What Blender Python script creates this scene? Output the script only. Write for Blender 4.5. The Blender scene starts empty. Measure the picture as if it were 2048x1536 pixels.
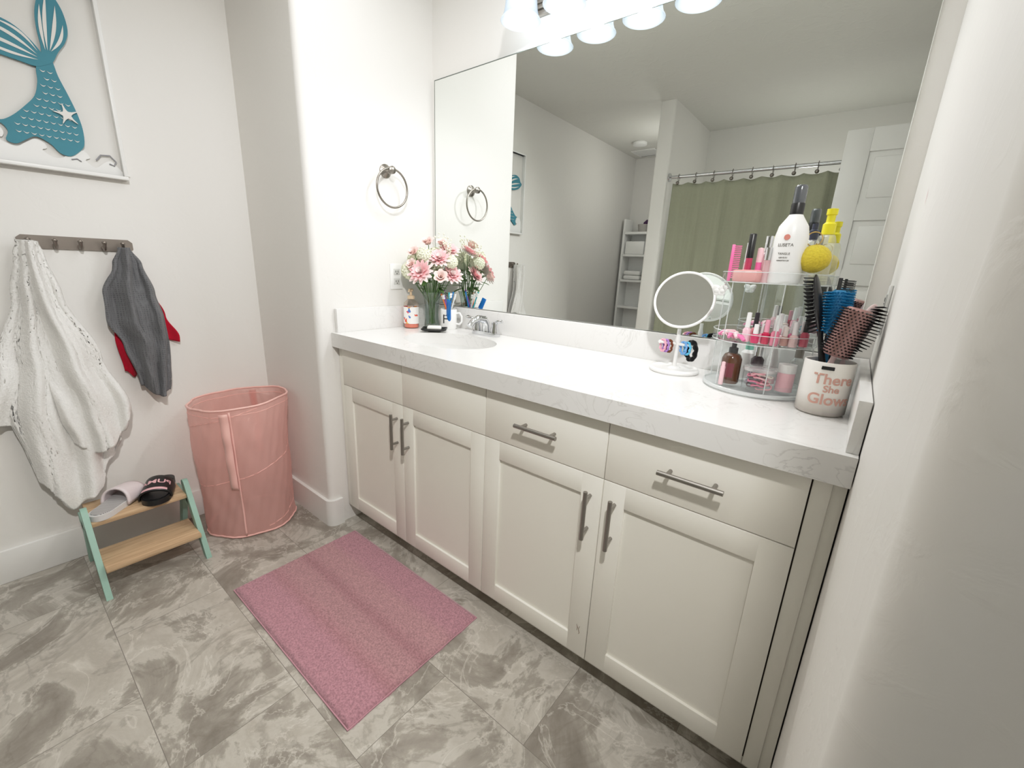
import bpy, bmesh, math, random
import numpy as np
from mathutils import Vector, Matrix, Euler
random.seed(7)
pi=math.pi
def lin(c):
    return tuple(((x/255)/12.92 if x/255<=0.04045 else ((x/255+0.055)/1.055)**2.4) for x in c)
# ---------------------------------------------------------------- materials
def newmat(name):
    m=bpy.data.materials.new(name); m.use_nodes=True
    nt=m.node_tree; nt.nodes.clear()
    out=nt.nodes.new('ShaderNodeOutputMaterial')
    return m,nt,out
def M(name,rgb,rough=0.5,metal=0.0,var=0.05,scale=15,bump=0.0,bscale=60,emis=0,coat=0,sheen=0,spec=0.5,sss=0):
    m,nt,out=newmat(name)
    b=nt.nodes.new('ShaderNodeBsdfPrincipled')
    tc=nt.nodes.new('ShaderNodeTexCoord')
    n=nt.nodes.new('ShaderNodeTexNoise'); n.inputs['Scale'].default_value=scale; n.inputs['Detail'].default_value=4
    nt.links.new(tc.outputs['Object'],n.inputs['Vector'])
    mx=nt.nodes.new('ShaderNodeMix'); mx.data_type='RGBA'
    c=lin(rgb)
    mx.inputs['A'].default_value=tuple(x*(1-var) for x in c)+(1,)
    mx.inputs['B'].default_value=tuple(min(1,x*(1+var)) for x in c)+(1,)
    nt.links.new(n.outputs['Fac'],mx.inputs['Factor'])
    nt.links.new(mx.outputs['Result'],b.inputs['Base Color'])
    b.inputs['Roughness'].default_value=rough; b.inputs['Metallic'].default_value=metal
    b.inputs['Coat Weight'].default_value=coat
    b.inputs['Sheen Weight'].default_value=sheen
    b.inputs['Specular IOR Level'].default_value=spec
    if bump:
        n2=nt.nodes.new('ShaderNodeTexNoise'); n2.inputs['Scale'].default_value=bscale; n2.inputs['Detail'].default_value=6
        nt.links.new(tc.outputs['Object'],n2.inputs['Vector'])
        bp=nt.nodes.new('ShaderNodeBump'); bp.inputs['Strength'].default_value=bump; bp.inputs['Distance'].default_value=0.004
        nt.links.new(n2.outputs['Fac'],bp.inputs['Height']); nt.links.new(bp.outputs['Normal'],b.inputs['Normal'])
    nt.links.new(b.outputs[0],out.inputs[0])
    return m
def clear(name,rgb=(245,250,250),base=0.04,edge=0.5,milky=0.0,rough=0.03):
    """thin-walled clear plastic or glass"""
    m,nt,out=newmat(name); N=nt.nodes.new; L=nt.links.new
    t=N('ShaderNodeBsdfTransparent'); t.inputs[0].default_value=lin(rgb)+(1,)
    g=N('ShaderNodeBsdfGlossy'); g.inputs['Roughness'].default_value=rough
    f=N('ShaderNodeLayerWeight'); f.inputs[0].default_value=0.5
    pw=N('ShaderNodeMath'); pw.operation='POWER'; pw.inputs[1].default_value=3; L(f.outputs['Facing'],pw.inputs[0])
    a=N('ShaderNodeMath'); a.operation='MULTIPLY_ADD'; a.inputs[1].default_value=edge; a.inputs[2].default_value=base; a.use_clamp=True
    L(pw.outputs[0],a.inputs[0])
    mx=N('ShaderNodeMixShader'); L(a.outputs[0],mx.inputs[0])
    src=t
    if milky:
        d=N('ShaderNodeBsdfPrincipled'); d.inputs['Base Color'].default_value=lin(rgb)+(1,); d.inputs['Roughness'].default_value=0.3
        m2=N('ShaderNodeMixShader'); m2.inputs[0].default_value=milky
        L(t.outputs[0],m2.inputs[1]); L(d.outputs[0],m2.inputs[2]); src=m2
    L(src.outputs[0],mx.inputs[1]); L(g.outputs[0],mx.inputs[2])
    L(mx.outputs[0],out.inputs[0])
    return m
def wallmat(name,rgb,bump=0.2,dist=0.001,rough=0.6,scale=14,lo=0.5,hi=0.6):
    m,nt,out=newmat(name)
    b=nt.nodes.new('ShaderNodeBsdfPrincipled'); b.inputs['Roughness'].default_value=rough
    b.inputs['Base Color'].default_value=lin(rgb)+(1,); b.inputs['Specular IOR Level'].default_value=0.35
    tc=nt.nodes.new('ShaderNodeTexCoord')
    n=nt.nodes.new('ShaderNodeTexNoise'); n.inputs['Scale'].default_value=scale; n.inputs['Detail'].default_value=5; n.inputs['Distortion'].default_value=1.0
    nt.links.new(tc.outputs['Object'],n.inputs['Vector'])
    r=nt.nodes.new('ShaderNodeValToRGB'); r.color_ramp.elements[0].position=lo; r.color_ramp.elements[1].position=hi
    nt.links.new(n.outputs['Fac'],r.inputs[0])
    bp=nt.nodes.new('ShaderNodeBump'); bp.inputs['Strength'].default_value=bump; bp.inputs['Distance'].default_value=dist
    nt.links.new(r.outputs[0],bp.inputs['Height']); nt.links.new(bp.outputs[0],b.inputs['Normal'])
    nt.links.new(b.outputs[0],out.inputs[0]); return m
def floormat():
    m,nt,out=newmat('stone_tile')
    N=nt.nodes.new; L=nt.links.new
    tc=N('ShaderNodeTexCoord'); mp=N('ShaderNodeMapping'); mp.inputs['Location'].default_value=(0.236,1.41,0)
    L(tc.outputs['Object'],mp.inputs[0])
    br=N('ShaderNodeTexBrick'); br.inputs['Scale'].default_value=1; br.inputs['Brick Width'].default_value=0.6; br.inputs['Row Height'].default_value=0.3
    br.inputs['Mortar Size'].default_value=0.0009; br.inputs['Mortar Smooth'].default_value=0.3
    br.inputs['Color1'].default_value=(0,0,0,1); br.inputs['Color2'].default_value=(1,1,1,1); br.inputs['Mortar'].default_value=(0.5,0.5,0.5,1)
    L(mp.outputs[0],br.inputs['Vector'])
    sc=N('ShaderNodeVectorMath'); sc.operation='MULTIPLY'; sc.inputs[1].default_value=(7.3,5.1,9.7)
    L(br.outputs['Color'],sc.inputs[0])
    ad=N('ShaderNodeVectorMath'); ad.operation='ADD'; L(tc.outputs['Object'],ad.inputs[0]); L(sc.outputs[0],ad.inputs[1])
    n1=N('ShaderNodeTexNoise'); n1.inputs['Scale'].default_value=3.8; n1.inputs['Detail'].default_value=14; n1.inputs['Roughness'].default_value=0.66; n1.inputs['Distortion'].default_value=0.6
    L(ad.outputs[0],n1.inputs['Vector'])
    r1=N('ShaderNodeValToRGB'); e=r1.color_ramp.elements
    e[0].position=0.30; e[0].color=lin((124,117,107))+(1,); e[1].position=0.74; e[1].color=lin((206,201,192))+(1,)
    x=e.new(0.41); x.color=lin((145,138,128))+(1,); x=e.new(0.485); x.color=lin((161,155,145))+(1,)
    x=e.new(0.52); x.color=lin((190,185,176))+(1,); x=e.new(0.61); x.color=lin((176,170,160))+(1,)
    L(n1.outputs['Fac'],r1.inputs[0])
    def vein(scale,w,dist):
        n2=N('ShaderNodeTexNoise'); n2.inputs['Scale'].default_value=scale; n2.inputs['Detail'].default_value=12; n2.inputs['Roughness'].default_value=0.6; n2.inputs['Distortion'].default_value=dist
        L(ad.outputs[0],n2.inputs['Vector'])
        s=N('ShaderNodeMath'); s.operation='SUBTRACT'; s.inputs[1].default_value=0.5; L(n2.outputs['Fac'],s.inputs[0])
        ab=N('ShaderNodeMath'); ab.operation='ABSOLUTE'; L(s.outputs[0],ab.inputs[0])
        r2=N('ShaderNodeValToRGB'); r2.color_ramp.elements[0].position=0; r2.color_ramp.elements[0].color=(1,1,1,1); r2.color_ramp.elements[1].position=w; r2.color_ramp.elements[1].color=(0,0,0,1)
        L(ab.outputs[0],r2.inputs[0]); return r2
    r2=vein(2.8,0.02,0.8)
    vm=N('ShaderNodeMath'); vm.operation='MULTIPLY'; vm.inputs[1].default_value=0.35; L(r2.outputs[0],vm.inputs[0])
    mx=N('ShaderNodeMix'); mx.data_type='RGBA'; L(vm.outputs[0],mx.inputs['Factor']); L(r1.outputs[0],mx.inputs['A']); mx.inputs['B'].default_value=lin((120,112,101))+(1,)
    r3=vein(3.9,0.012,1.0)
    vm3=N('ShaderNodeMath'); vm3.operation='MULTIPLY'; vm3.inputs[1].default_value=0.5; L(r3.outputs[0],vm3.inputs[0])
    mx3=N('ShaderNodeMix'); mx3.data_type='RGBA'; L(vm3.outputs[0],mx3.inputs['Factor']); L(mx.outputs['Result'],mx3.inputs['A']); mx3.inputs['B'].default_value=lin((216,211,203))+(1,)
    m2=N('ShaderNodeMix'); m2.data_type='RGBA'; L(br.outputs['Fac'],m2.inputs['Factor']); L(mx3.outputs['Result'],m2.inputs['A']); m2.inputs['B'].default_value=lin((122,116,107))+(1,)
    b=N('ShaderNodeBsdfPrincipled'); b.inputs['Roughness'].default_value=0.33; L(m2.outputs['Result'],b.inputs['Base Color'])
    L(b.outputs[0],out.inputs[0]); return m
def veined(name,base,vein,scale=3,amt=0.5,rough=0.18,width=0.02):
    m,nt,out=newmat(name); N=nt.nodes.new; L=nt.links.new
    tc=N('ShaderNodeTexCoord'); n=N('ShaderNodeTexNoise'); n.inputs['Scale'].default_value=scale; n.inputs['Detail'].default_value=7; n.inputs['Distortion'].default_value=2
    L(tc.outputs['Object'],n.inputs['Vector'])
    s=N('ShaderNodeMath'); s.operation='SUBTRACT'; s.inputs[1].default_value=0.5; L(n.outputs['Fac'],s.inputs[0])
    ab=N('ShaderNodeMath'); ab.operation='ABSOLUTE'; L(s.outputs[0],ab.inputs[0])
    r=N('ShaderNodeValToRGB'); r.color_ramp.elements[0].color=(1,1,1,1); r.color_ramp.elements[1].position=width; r.color_ramp.elements[1].color=(0,0,0,1)
    L(ab.outputs[0],r.inputs[0])
    n3=N('ShaderNodeTexNoise'); n3.inputs['Scale'].default_value=5; L(tc.outputs['Object'],n3.inputs['Vector'])
    r3=N('ShaderNodeValToRGB'); r3.color_ramp.elements[0].position=0.46; r3.color_ramp.elements[1].position=0.68
    L(n3.outputs['Fac'],r3.inputs[0])
    mu=N('ShaderNodeMath'); mu.operation='MULTIPLY'; L(r.outputs[0],mu.inputs[0]); L(r3.outputs[0],mu.inputs[1])
    m3=N('ShaderNodeMath'); m3.operation='MULTIPLY'; m3.inputs[1].default_value=amt; L(mu.outputs[0],m3.inputs[0])
    mx=N('ShaderNodeMix'); mx.data_type='RGBA'; L(m3.outputs[0],mx.inputs['Factor']); mx.inputs['A'].default_value=lin(base)+(1,); mx.inputs['B'].default_value=lin(vein)+(1,)
    b=N('ShaderNodeBsdfPrincipled'); b.inputs['Roughness'].default_value=rough; L(mx.outputs['Result'],b.inputs['Base Color']); L(b.outputs[0],out.inputs[0])
    return m
def woodmat(name,c1,c2,rough=0.45):
    m,nt,out=newmat(name); N=nt.nodes.new; L=nt.links.new
    tc=N('ShaderNodeTexCoord'); mp=N('ShaderNodeMapping'); mp.inputs['Scale'].default_value=(60,3,60); L(tc.outputs['Object'],mp.inputs[0])
    n=N('ShaderNodeTexNoise'); n.inputs['Scale'].default_value=1.5; n.inputs['Detail'].default_value=6; n.inputs['Distortion'].default_value=0.6; L(mp.outputs[0],n.inputs['Vector'])
    r=N('ShaderNodeValToRGB'); r.color_ramp.elements[0].position=0.3; r.color_ramp.elements[0].color=lin(c1)+(1,); r.color_ramp.elements[1].position=0.7; r.color_ramp.elements[1].color=lin(c2)+(1,)
    L(n.outputs['Fac'],r.inputs[0]); b=N('ShaderNodeBsdfPrincipled'); b.inputs['Roughness'].default_value=rough; L(r.outputs[0],b.inputs['Base Color']); L(b.outputs[0],out.inputs[0]); return m
def clothmat(name,rgb,scale=400,bump=0.6,transl=0.0,transp=0.0,pattern='noise',var=0.1,rough=0.9,spec=0.15):
    m,nt,out=newmat(name); N=nt.nodes.new; L=nt.links.new
    tc=N('ShaderNodeTexCoord')
    if pattern=='noise':
        n=N('ShaderNodeTexNoise'); n.inputs['Scale'].default_value=scale; n.inputs['Detail'].default_value=3; o=n.outputs['Fac']
        L(tc.outputs['Object'],n.inputs['Vector'])
    else:
        n=N('ShaderNodeTexVoronoi'); n.inputs['Scale'].default_value=scale; o=n.outputs['Distance']
        n.distance='CHEBYCHEV'; L(tc.outputs['Object'],n.inputs['Vector']); n.inputs['Randomness'].default_value=0.15
    c=lin(rgb); mx=N('ShaderNodeMix'); mx.data_type='RGBA'; L(o,mx.inputs['Factor'])
    mx.inputs['A'].default_value=tuple(x*(1-var) for x in c)+(1,); mx.inputs['B'].default_value=tuple(min(1,x*(1+var)) for x in c)+(1,)
    b=N('ShaderNodeBsdfPrincipled'); b.inputs['Roughness'].default_value=rough; b.inputs['Specular IOR Level'].default_value=spec; b.inputs['Sheen Weight'].default_value=0.15
    L(mx.outputs['Result'],b.inputs['Base Color'])
    if bump:
        bp=N('ShaderNodeBump'); bp.inputs['Strength'].default_value=bump; bp.inputs['Distance'].default_value=0.002; L(o,bp.inputs['Height']); L(bp.outputs[0],b.inputs['Normal'])
    src=b
    if transl:
        t=N('ShaderNodeBsdfTranslucent'); t.inputs[0].default_value=c+(1,)
        ms=N('ShaderNodeMixShader'); ms.inputs[0].default_value=transl; L(src.outputs[0],ms.inputs[1]); L(t.outputs[0],ms.inputs[2]); src=ms
    if transp:
        t=N('ShaderNodeBsdfTransparent'); t.inputs[0].default_value=tuple(x**0.5 for x in c)+(1,)
        ms=N('ShaderNodeMixShader'); ms.inputs[0].default_value=transp; L(src.outputs[0],ms.inputs[1]); L(t.outputs[0],ms.inputs[2]); src=ms
    L(src.outputs[0],out.inputs[0]); return m
def mirrormat():
    m,nt,out=newmat('mirror_glass'); b=nt.nodes.new('ShaderNodeBsdfPrincipled'); b.inputs['Metallic'].default_value=1; b.inputs['Roughness'].default_value=0.0
    b.inputs['Base Color'].default_value=(0.86,0.89,0.87,1); nt.links.new(b.outputs[0],out.inputs[0]); return m
def shademat():
    m,nt,out=newmat('frosted_glass_shade'); N=nt.nodes.new; L=nt.links.new
    t=N('ShaderNodeBsdfTransparent'); t.inputs[0].default_value=(0.9,0.96,1,1)
    d=N('ShaderNodeBsdfPrincipled'); d.inputs['Base Color'].default_value=(0.008,0.011,0.014,1); d.inputs['Roughness'].default_value=0.4; d.inputs['Specular IOR Level'].default_value=0.15
    lw=N('ShaderNodeLayerWeight'); lw.inputs[0].default_value=0.5
    cr=N('ShaderNodeValToRGB'); cr.color_ramp.elements[0].color=(0.93,0.98,1,1); cr.color_ramp.elements[0].position=0.15; cr.color_ramp.elements[1].color=(0.22,0.31,0.40,1); L(lw.outputs['Facing'],cr.inputs[0])
    L(cr.outputs[0],d.inputs['Emission Color']); d.inputs['Emission Strength'].default_value=0.72
    ms=N('ShaderNodeMixShader'); ms.inputs[0].default_value=0.3; L(d.outputs[0],ms.inputs[1]); L(t.outputs[0],ms.inputs[2]); L(ms.outputs[0],out.inputs[0]); return m
def bulbmat():
    m,nt,out=newmat('glowing_bulb'); N=nt.nodes.new; L=nt.links.new
    t=N('ShaderNodeBsdfTransparent'); e=N('ShaderNodeEmission'); e.inputs[0].default_value=(1,0.98,0.94,1); e.inputs[1].default_value=2.4
    a=N('ShaderNodeAddShader'); L(t.outputs[0],a.inputs[0]); L(e.outputs[0],a.inputs[1]); L(a.outputs[0],out.inputs[0]); return m
# ---------------------------------------------------------------- mesh builder
class MB:
    def __init__(s): s.v=[]; s.f=[]; s.m=[]; s.mi=0
    def add(s,vs,fs,T=None):
        o=len(s.v)
        for p in vs:
            p=Vector(p); 
            if T is not None: p=T@p
            s.v.append(p)
        for f in fs: s.f.append([i+o for i in f]); s.m.append(s.mi)
    def box(s,x0,x1,y0,y1,z0,z1,bev=0,T=None,seg=2):
        bm=bmesh.new(); bmesh.ops.create_cube(bm,size=1)
        for v in bm.verts: v.co=Vector(((x0+x1)/2+v.co.x*(x1-x0),(y0+y1)/2+v.co.y*(y1-y0),(z0+z1)/2+v.co.z*(z1-z0)))
        if bev: bmesh.ops.bevel(bm,geom=bm.edges[:],offset=bev,segments=seg,affect='EDGES',profile=0.5)
        bm.verts.index_update()
        s.add([v.co.copy() for v in bm.verts],[[v.index for v in f.verts] for f in bm.faces],T); bm.free(); return s
    def lathe(s,prof,segs=32,T=None,sx=1,sy=1):
        vs=[];fs=[];n=len(prof)
        for j in range(segs):
            a=2*pi*j/segs
            for r,z in prof: vs.append((r*math.cos(a)*sx,r*math.sin(a)*sy,z))
        for j in range(segs):
            k=(j+1)%segs
            for i in range(n-1): fs.append([j*n+i,k*n+i,k*n+i+1,j*n+i+1])
        s.add(vs,fs,T); return s
    def tube(s,pts,rad,segs=10,closed=False,T=None,cap=True):
        pts=[Vector(p) for p in pts]; n=len(pts)
        if not isinstance(rad,(list,tuple)): rad=[rad]*n
        vs=[];fs=[]
        def tan(i):
            if closed: return (pts[(i+1)%n]-pts[i-1]).normalized()
            if i==0: return (pts[1]-pts[0]).normalized()
            if i==n-1: return (pts[-1]-pts[-2]).normalized()
            return (pts[i+1]-pts[i-1]).normalized()
        t=tan(0); up=Vector((0,0,1)) if abs(t.z)<0.9 else Vector((1,0,0))
        nrm=(up-t*up.dot(t)).normalized()
        for i in range(n):
            t=tan(i); nrm=(nrm-t*nrm.dot(t)).normalized(); bn=t.cross(nrm)
            for j in range(segs):
                a=2*pi*j/segs; vs.append(pts[i]+(nrm*math.cos(a)+bn*math.sin(a))*rad[i])
        for i in range(n if closed else n-1):
            k=(i+1)%n
            for j in range(segs):
                l=(j+1)%segs; fs.append([i*segs+j,i*segs+l,k*segs+l,k*segs+j])
        if cap and not closed:
            fs.append(list(range(segs))[::-1]); fs.append([(n-1)*segs+j for j in range(segs)])
        s.add(vs,fs,T); return s
    def sphere(s,c,r,seg=20,ring=12,T=None):
        rr=r if isinstance(r,(tuple,list)) else (r,r,r)
        prof=[(math.sin(pi*i/ring),-math.cos(pi*i/ring)) for i in range(ring+1)]
        X=Matrix.Translation(c)@Matrix.Diagonal((rr[0],rr[1],rr[2],1))
        if T is not None: X=T@X
        return s.lathe(prof,seg,X)
    def grid(s,nu,nv,fn,T=None):
        vs=[fn(i/nu,j/nv) for j in range(nv+1) for i in range(nu+1)]
        fs=[[j*(nu+1)+i,j*(nu+1)+i+1,(j+1)*(nu+1)+i+1,(j+1)*(nu+1)+i] for j in range(nv) for i in range(nu)]
        s.add(vs,fs,T); return s
    def prism(s,poly,z0,z1,T=None):
        n=len(poly); vs=[(p[0],p[1],z0) for p in poly]+[(p[0],p[1],z1) for p in poly]
        fs=[list(range(n))[::-1],list(range(n,2*n))]+[[i,(i+1)%n,n+(i+1)%n,n+i] for i in range(n)]
        s.add(vs,fs,T); return s
    def mesh(s,me,T=None):
        s.add([v.co.copy() for v in me.vertices],[list(p.vertices) for p in me.polygons],T); return s
def setp(o,label=None,cat=None,kind=None,group=None):
    if label: o['label']=label
    if cat: o['category']=cat
    if kind: o['kind']=kind
    if group: o['group']=group
    return o
def O(name,mb,mats,parent=None,loc=(0,0,0),rot=(0,0,0),label=None,cat=None,kind=None,group=None,smooth=True,ang=40,solid=0,sub=0):
    me=bpy.data.meshes.new(name)
    me.from_pydata([tuple(v) for v in mb.v],[],mb.f)
    bm=bmesh.new(); bm.from_mesh(me)
    bm.faces.ensure_lookup_table()
    for i,f in enumerate(bm.faces): f.material_index=mb.m[i]
    bmesh.ops.remove_doubles(bm,verts=bm.verts[:],dist=1e-6)
    if not solid: bmesh.ops.recalc_face_normals(bm,faces=bm.faces[:])
    bm.to_mesh(me); bm.free()
    if not isinstance(mats,(list,tuple)): mats=[mats]
    for m in mats: me.materials.append(m)
    if smooth:
        me.shade_smooth(); me.set_sharp_from_angle(angle=math.radians(ang))
    o=bpy.data.objects.new(name,me); bpy.context.scene.collection.objects.link(o)
    o.location=loc; o.rotation_euler=rot
    if parent: o.parent=parent
    if solid:
        md=o.modifiers.new('Solidify','SOLIDIFY'); md.thickness=solid; md.offset=0
    if sub:
        md=o.modifiers.new('Sub','SUBSURF'); md.levels=sub; md.render_levels=sub
    return setp(o,label,cat,kind,group)
def T(name,label,cat,loc=(0,0,0),rot=(0,0,0),group=None,kind=None):
    o=bpy.data.objects.new(name,None); o.empty_display_size=0.05
    bpy.context.scene.collection.objects.link(o); o.location=loc; o.rotation_euler=rot
    return setp(o,label,cat,kind,group)
def flat(loops,depth):
    cu=bpy.data.curves.new('tmp','CURVE'); cu.dimensions='2D'; cu.fill_mode='BOTH'; cu.extrude=depth/2
    for lp in loops:
        sp=cu.splines.new('POLY'); sp.points.add(len(lp)-1); sp.use_cyclic_u=True
        for i,p in enumerate(lp): sp.points[i].co=(p[0],p[1],0,1)
    ob=bpy.data.objects.new('tmp',cu); bpy.context.scene.collection.objects.link(ob)
    dg=bpy.context.evaluated_depsgraph_get(); dg.update()
    me=bpy.data.meshes.new_from_object(ob.evaluated_get(dg)); bpy.data.objects.remove(ob); bpy.data.curves.remove(cu); return me
def textmesh(s,size,ex=0.0003,fat=0.0):
    cu=bpy.data.curves.new('tmp','FONT'); cu.body=s; cu.size=size; cu.extrude=ex; cu.align_x='CENTER'; cu.align_y='CENTER'; cu.offset=fat
    ob=bpy.data.objects.new('tmp',cu); bpy.context.scene.collection.objects.link(ob)
    dg=bpy.context.evaluated_depsgraph_get(); dg.update()
    me=bpy.data.meshes.new_from_object(ob.evaluated_get(dg)); bpy.data.objects.remove(ob); bpy.data.curves.remove(cu); return me
def wraptext(mb,s,size,r,z,ang0=0,ex=0.0004,fat=0.0):
    me=textmesh(s,size,ex,fat)
    vs=[]
    for v in me.vertices:
        a=v.co.x/r+ang0; R=r+0.0005+v.co.z
        vs.append((R*math.sin(a),-R*math.cos(a),z+v.co.y))
    mb.add(vs,[list(p.vertices) for p in me.polygons]); return mb
def smoothpoly(pts,n=8):
    out=[];L=len(pts)
    for i in range(L):
        p0,p1,p2,p3=[Vector(pts[(i+k-1)%L]) for k in range(4)]
        for j in range(n):
            t=j/n
            q=0.5*((2*p1)+(-p0+p2)*t+(2*p0-5*p1+4*p2-p3)*t*t+(-p0+3*p1-3*p2+p3)*t**3)
            out.append((q.x,q.y))
    return out
# ---------------------------------------------------------------- common mats
m_wall=wallmat('wall_paint',(234,232,228))
m_ceil=wallmat('ceiling_paint',(224,223,217),bump=0.3,dist=0.002,rough=0.7,scale=11,lo=0.52,hi=0.56)
m_trim=M('trim_paint',(233,232,229),0.35,var=0.01)
m_cab=M('cabinet_paint',(242,239,230),0.38,var=0.01,scale=4)
m_dark=M('gap_shade',(96,90,82),0.8)
m_quartz=veined('white_quartz',(232,231,229),(180,178,176),scale=9,amt=0.42,width=0.022)
m_nickel=M('brushed_nickel',(146,141,135),0.32,1,var=0.05)
m_handle=M('dark_nickel',(160,156,151),0.4,1,var=0.05)
m_chrome=M('chrome',(215,217,220),0.08,1,var=0.01)
m_white=M('white_plastic',(238,238,236),0.35,var=0.01)
m_ceramic=M('white_ceramic',(240,240,238),0.12,var=0.01,coat=0.3)
m_basin=M('basin_ceramic',(222,222,220),0.1,var=0.01,coat=0.4)
m_black=M('black_plastic',(24,24,26),0.35)
m_floor=floormat(); m_mirror=mirrormat()
# ---------------------------------------------------------------- structure
def S(name,mb,mat,**k):
    return O(name,mb,mat,kind='structure',**k)
def rounded(cx,cy,r,a0,a1,n=10):
    return [(cx+r*math.cos(a0+(a1-a0)*i/n),cy+r*math.sin(a0+(a1-a0)*i/n)) for i in range(n+1)]
H=2.44
S('floor',MB().box(-0.75,2.6,-3.7,0.15,-0.1,0),m_floor)
S('ceiling',MB().box(-0.75,2.6,-3.7,0.15,H,H+0.1),m_ceil)
S('wall_back',MB().box(0.0,1.777,0,0.12,0,H),m_wall)
S('wall_alcove',MB().prism([(-0.56,0.12),(-0.56,-0.634)]+rounded(-0.025,-0.609,0.025,-pi/2,0)+[(0,0.12)],0,H),m_wall)
wr=S('wall_right',MB().prism([(2.38,0.12),(1.777,0.12)]+rounded(1.822,-1.085,0.045,pi,1.5*pi,14)+[(2.38,-1.13)],0,H),m_wall)
S('wall_left',MB().box(-0.7,-0.55,-3.6,-0.634,0,H),m_wall)
S('wall_front',MB().box(-0.55,0.288,-3.62,-3.5,0,H),m_wall)
S('wall_partition',MB().prism([(0.288,-3.5)]+rounded(0.303,-2.005,0.015,pi,pi/2,5)+rounded(0.388,-2.005,0.015,pi/2,0,5)+[(0.403,-3.5)],0,H),m_wall)
S('wall_shower',MB().box(0.403,1.93,-3.0,-2.88,0,H),m_wall)
S('wall_shower_side',MB().box(1.93,2.38,-3.0,-1.98,0,H),m_wall)
S('wall_entry',MB().box(2.26,2.38,-1.98,-1.13,0,H),m_wall)
mb=MB(); mb.grid(6,6,lambda u,v:(1.7765,-0.42+0.006*(u-.5)*math.sin(pi*v),1.345+0.028*v+0.004*u)); O('pink_smudge',mb,M('pink_smear',(222,150,160),0.6),parent=wr)
bh=0.13
S('baseboard_left',MB().box(-0.55,-0.535,-3.5,-0.65,0,bh,0.004),m_trim)
S('baseboard_alcove',MB().prism([(-0.535,-0.634),(-0.535,-0.649)]+rounded(-0.025,-0.609,0.04,-pi/2,0)+[(0.015,-0.58),(0,-0.58)]+rounded(-0.025,-0.609,0.025,0,-pi/2)[0:],0,bh),m_trim)
S('baseboard_right',MB().prism([(1.777,-0.6),(1.762,-0.6)]+rounded(1.822,-1.085,0.06,pi,1.5*pi)+[(2.26,-1.145),(2.26,-1.13)]+rounded(1.822,-1.085,0.045,1.5*pi,pi),0,bh),m_trim)
S('baseboard_front',MB().box(-0.53,0.285,-3.5,-3.485,0,bh,0.004),m_trim)
S('baseboard_partition',MB().box(0.273,0.288,-3.48,-2.01,0,bh,0.004),m_trim)
def door():
    mb=MB(); y0,y1=-1.848,-1.813; x0,x1=1.485,2.25
    mb.box(x0,x0+0.12,y0,y1,0.012,2.04,0.002); mb.box(x1-0.12,x1,y0,y1,0.012,2.04,0.002)
    edges=[(1.92,2.04)]
    zt=1.92
    for i in range(5):
        zb=zt-0.275
        mb.box(x0+0.12,x1-0.12,y0+0.01,y1-0.01,zb,zt)
        mb.box(x0+0.15,x1-0.15,y0+0.004,y1-0.004,zb+0.03,zt-0.03,0.006)
        edges.append((zb-(0.09 if i<4 else zb-0.012),zb)); zt=zb-0.09
    for a,b in edges: mb.box(x0+0.12,x1-0.12,y0,y1,a,b)
    return S('door_1',mb,m_trim)
d1=door()
mb=MB(); 
for sgn in (1,-1):
    mb.lathe([(0,0),(0.03,0),(0.03,0.008),(0.012,0.012),(0.011,0.035),(0.026,0.045),(0.028,0.06),(0.02,0.07),(0,0.072)],24,Matrix.Translation((1.55,-1.8305+sgn*0.0175,0.95))@Matrix.Rotation(-sgn*pi/2,4,'X'))
O('door_knob',mb,m_nickel,parent=d1)
# ---------------------------------------------------------------- vanity cabinet
cab=T('vanity_cabinet','off-white shaker vanity cabinet with brushed nickel bar handles','cabinet',(0.885,-0.27,0))
def P(name,mb,mat,par,**k):
    pl=Vector((0,0,0)); q=par
    while q: pl+=Vector(q.location); q=q.parent
    mb.v=[v-pl for v in mb.v]
    return O(name,mb,mat,parent=par,**k)
mb=MB()
mb.box(0.003,0.021,-0.53,-0.004,0.08,0.848); mb.box(1.756,1.774,-0.53,-0.004,0.08,0.848)
mb.box(0.021,1.756,-0.53,-0.004,0.08,0.098); mb.box(0.86,0.878,-0.5,-0.004,0.098,0.72)
mb.box(0.021,1.756,-0.012,-0.004,0.098,0.70)
mb.box(0.003,0.029,-0.546,-0.53,0.08,0.848,0.001); mb.box(1.7205,1.752,-0.546,-0.53,0.08,0.848,0.0015); mb.box(1.752,1.774,-0.541,-0.53,0.08,0.848,0.001)
mb.box(0.003,1.774,-0.535,-0.529,0.836,0.848)
P('cabinet_body',mb,m_cab,cab)
P('toe_kick',MB().box(0.003,1.774,-0.48,-0.465,0.0,0.08),m_cab,cab)
mb=MB(); mb.box(0.029,1.7205,-0.5305,-0.528,0.085,0.845); P('gap_shade_sheet',mb,m_dark,cab)  # sheet painted dark, puts the shade of the door gaps into colour
xs=[0.031,0.443,0.869,1.291,1.719]; g=0.0012
yF=-0.55; yB=-0.531
def bar(par,p0,p1,off=0.03):
    mb=MB(); p0=Vector(p0);p1=Vector(p1); d=(p1-p0).normalized()
    y=yF-off
    mb.tube([(p0.x,y,p0.z),(p1.x,y,p1.z)],0.006,14)
    for p in (p0+d*0.022,p1-d*0.022): mb.tube([(p.x,y,p.z),(p.x,yF,p.z)],0.0048,10)
    return P('handle',mb,m_handle,par,label='brushed nickel bar handle')
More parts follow.
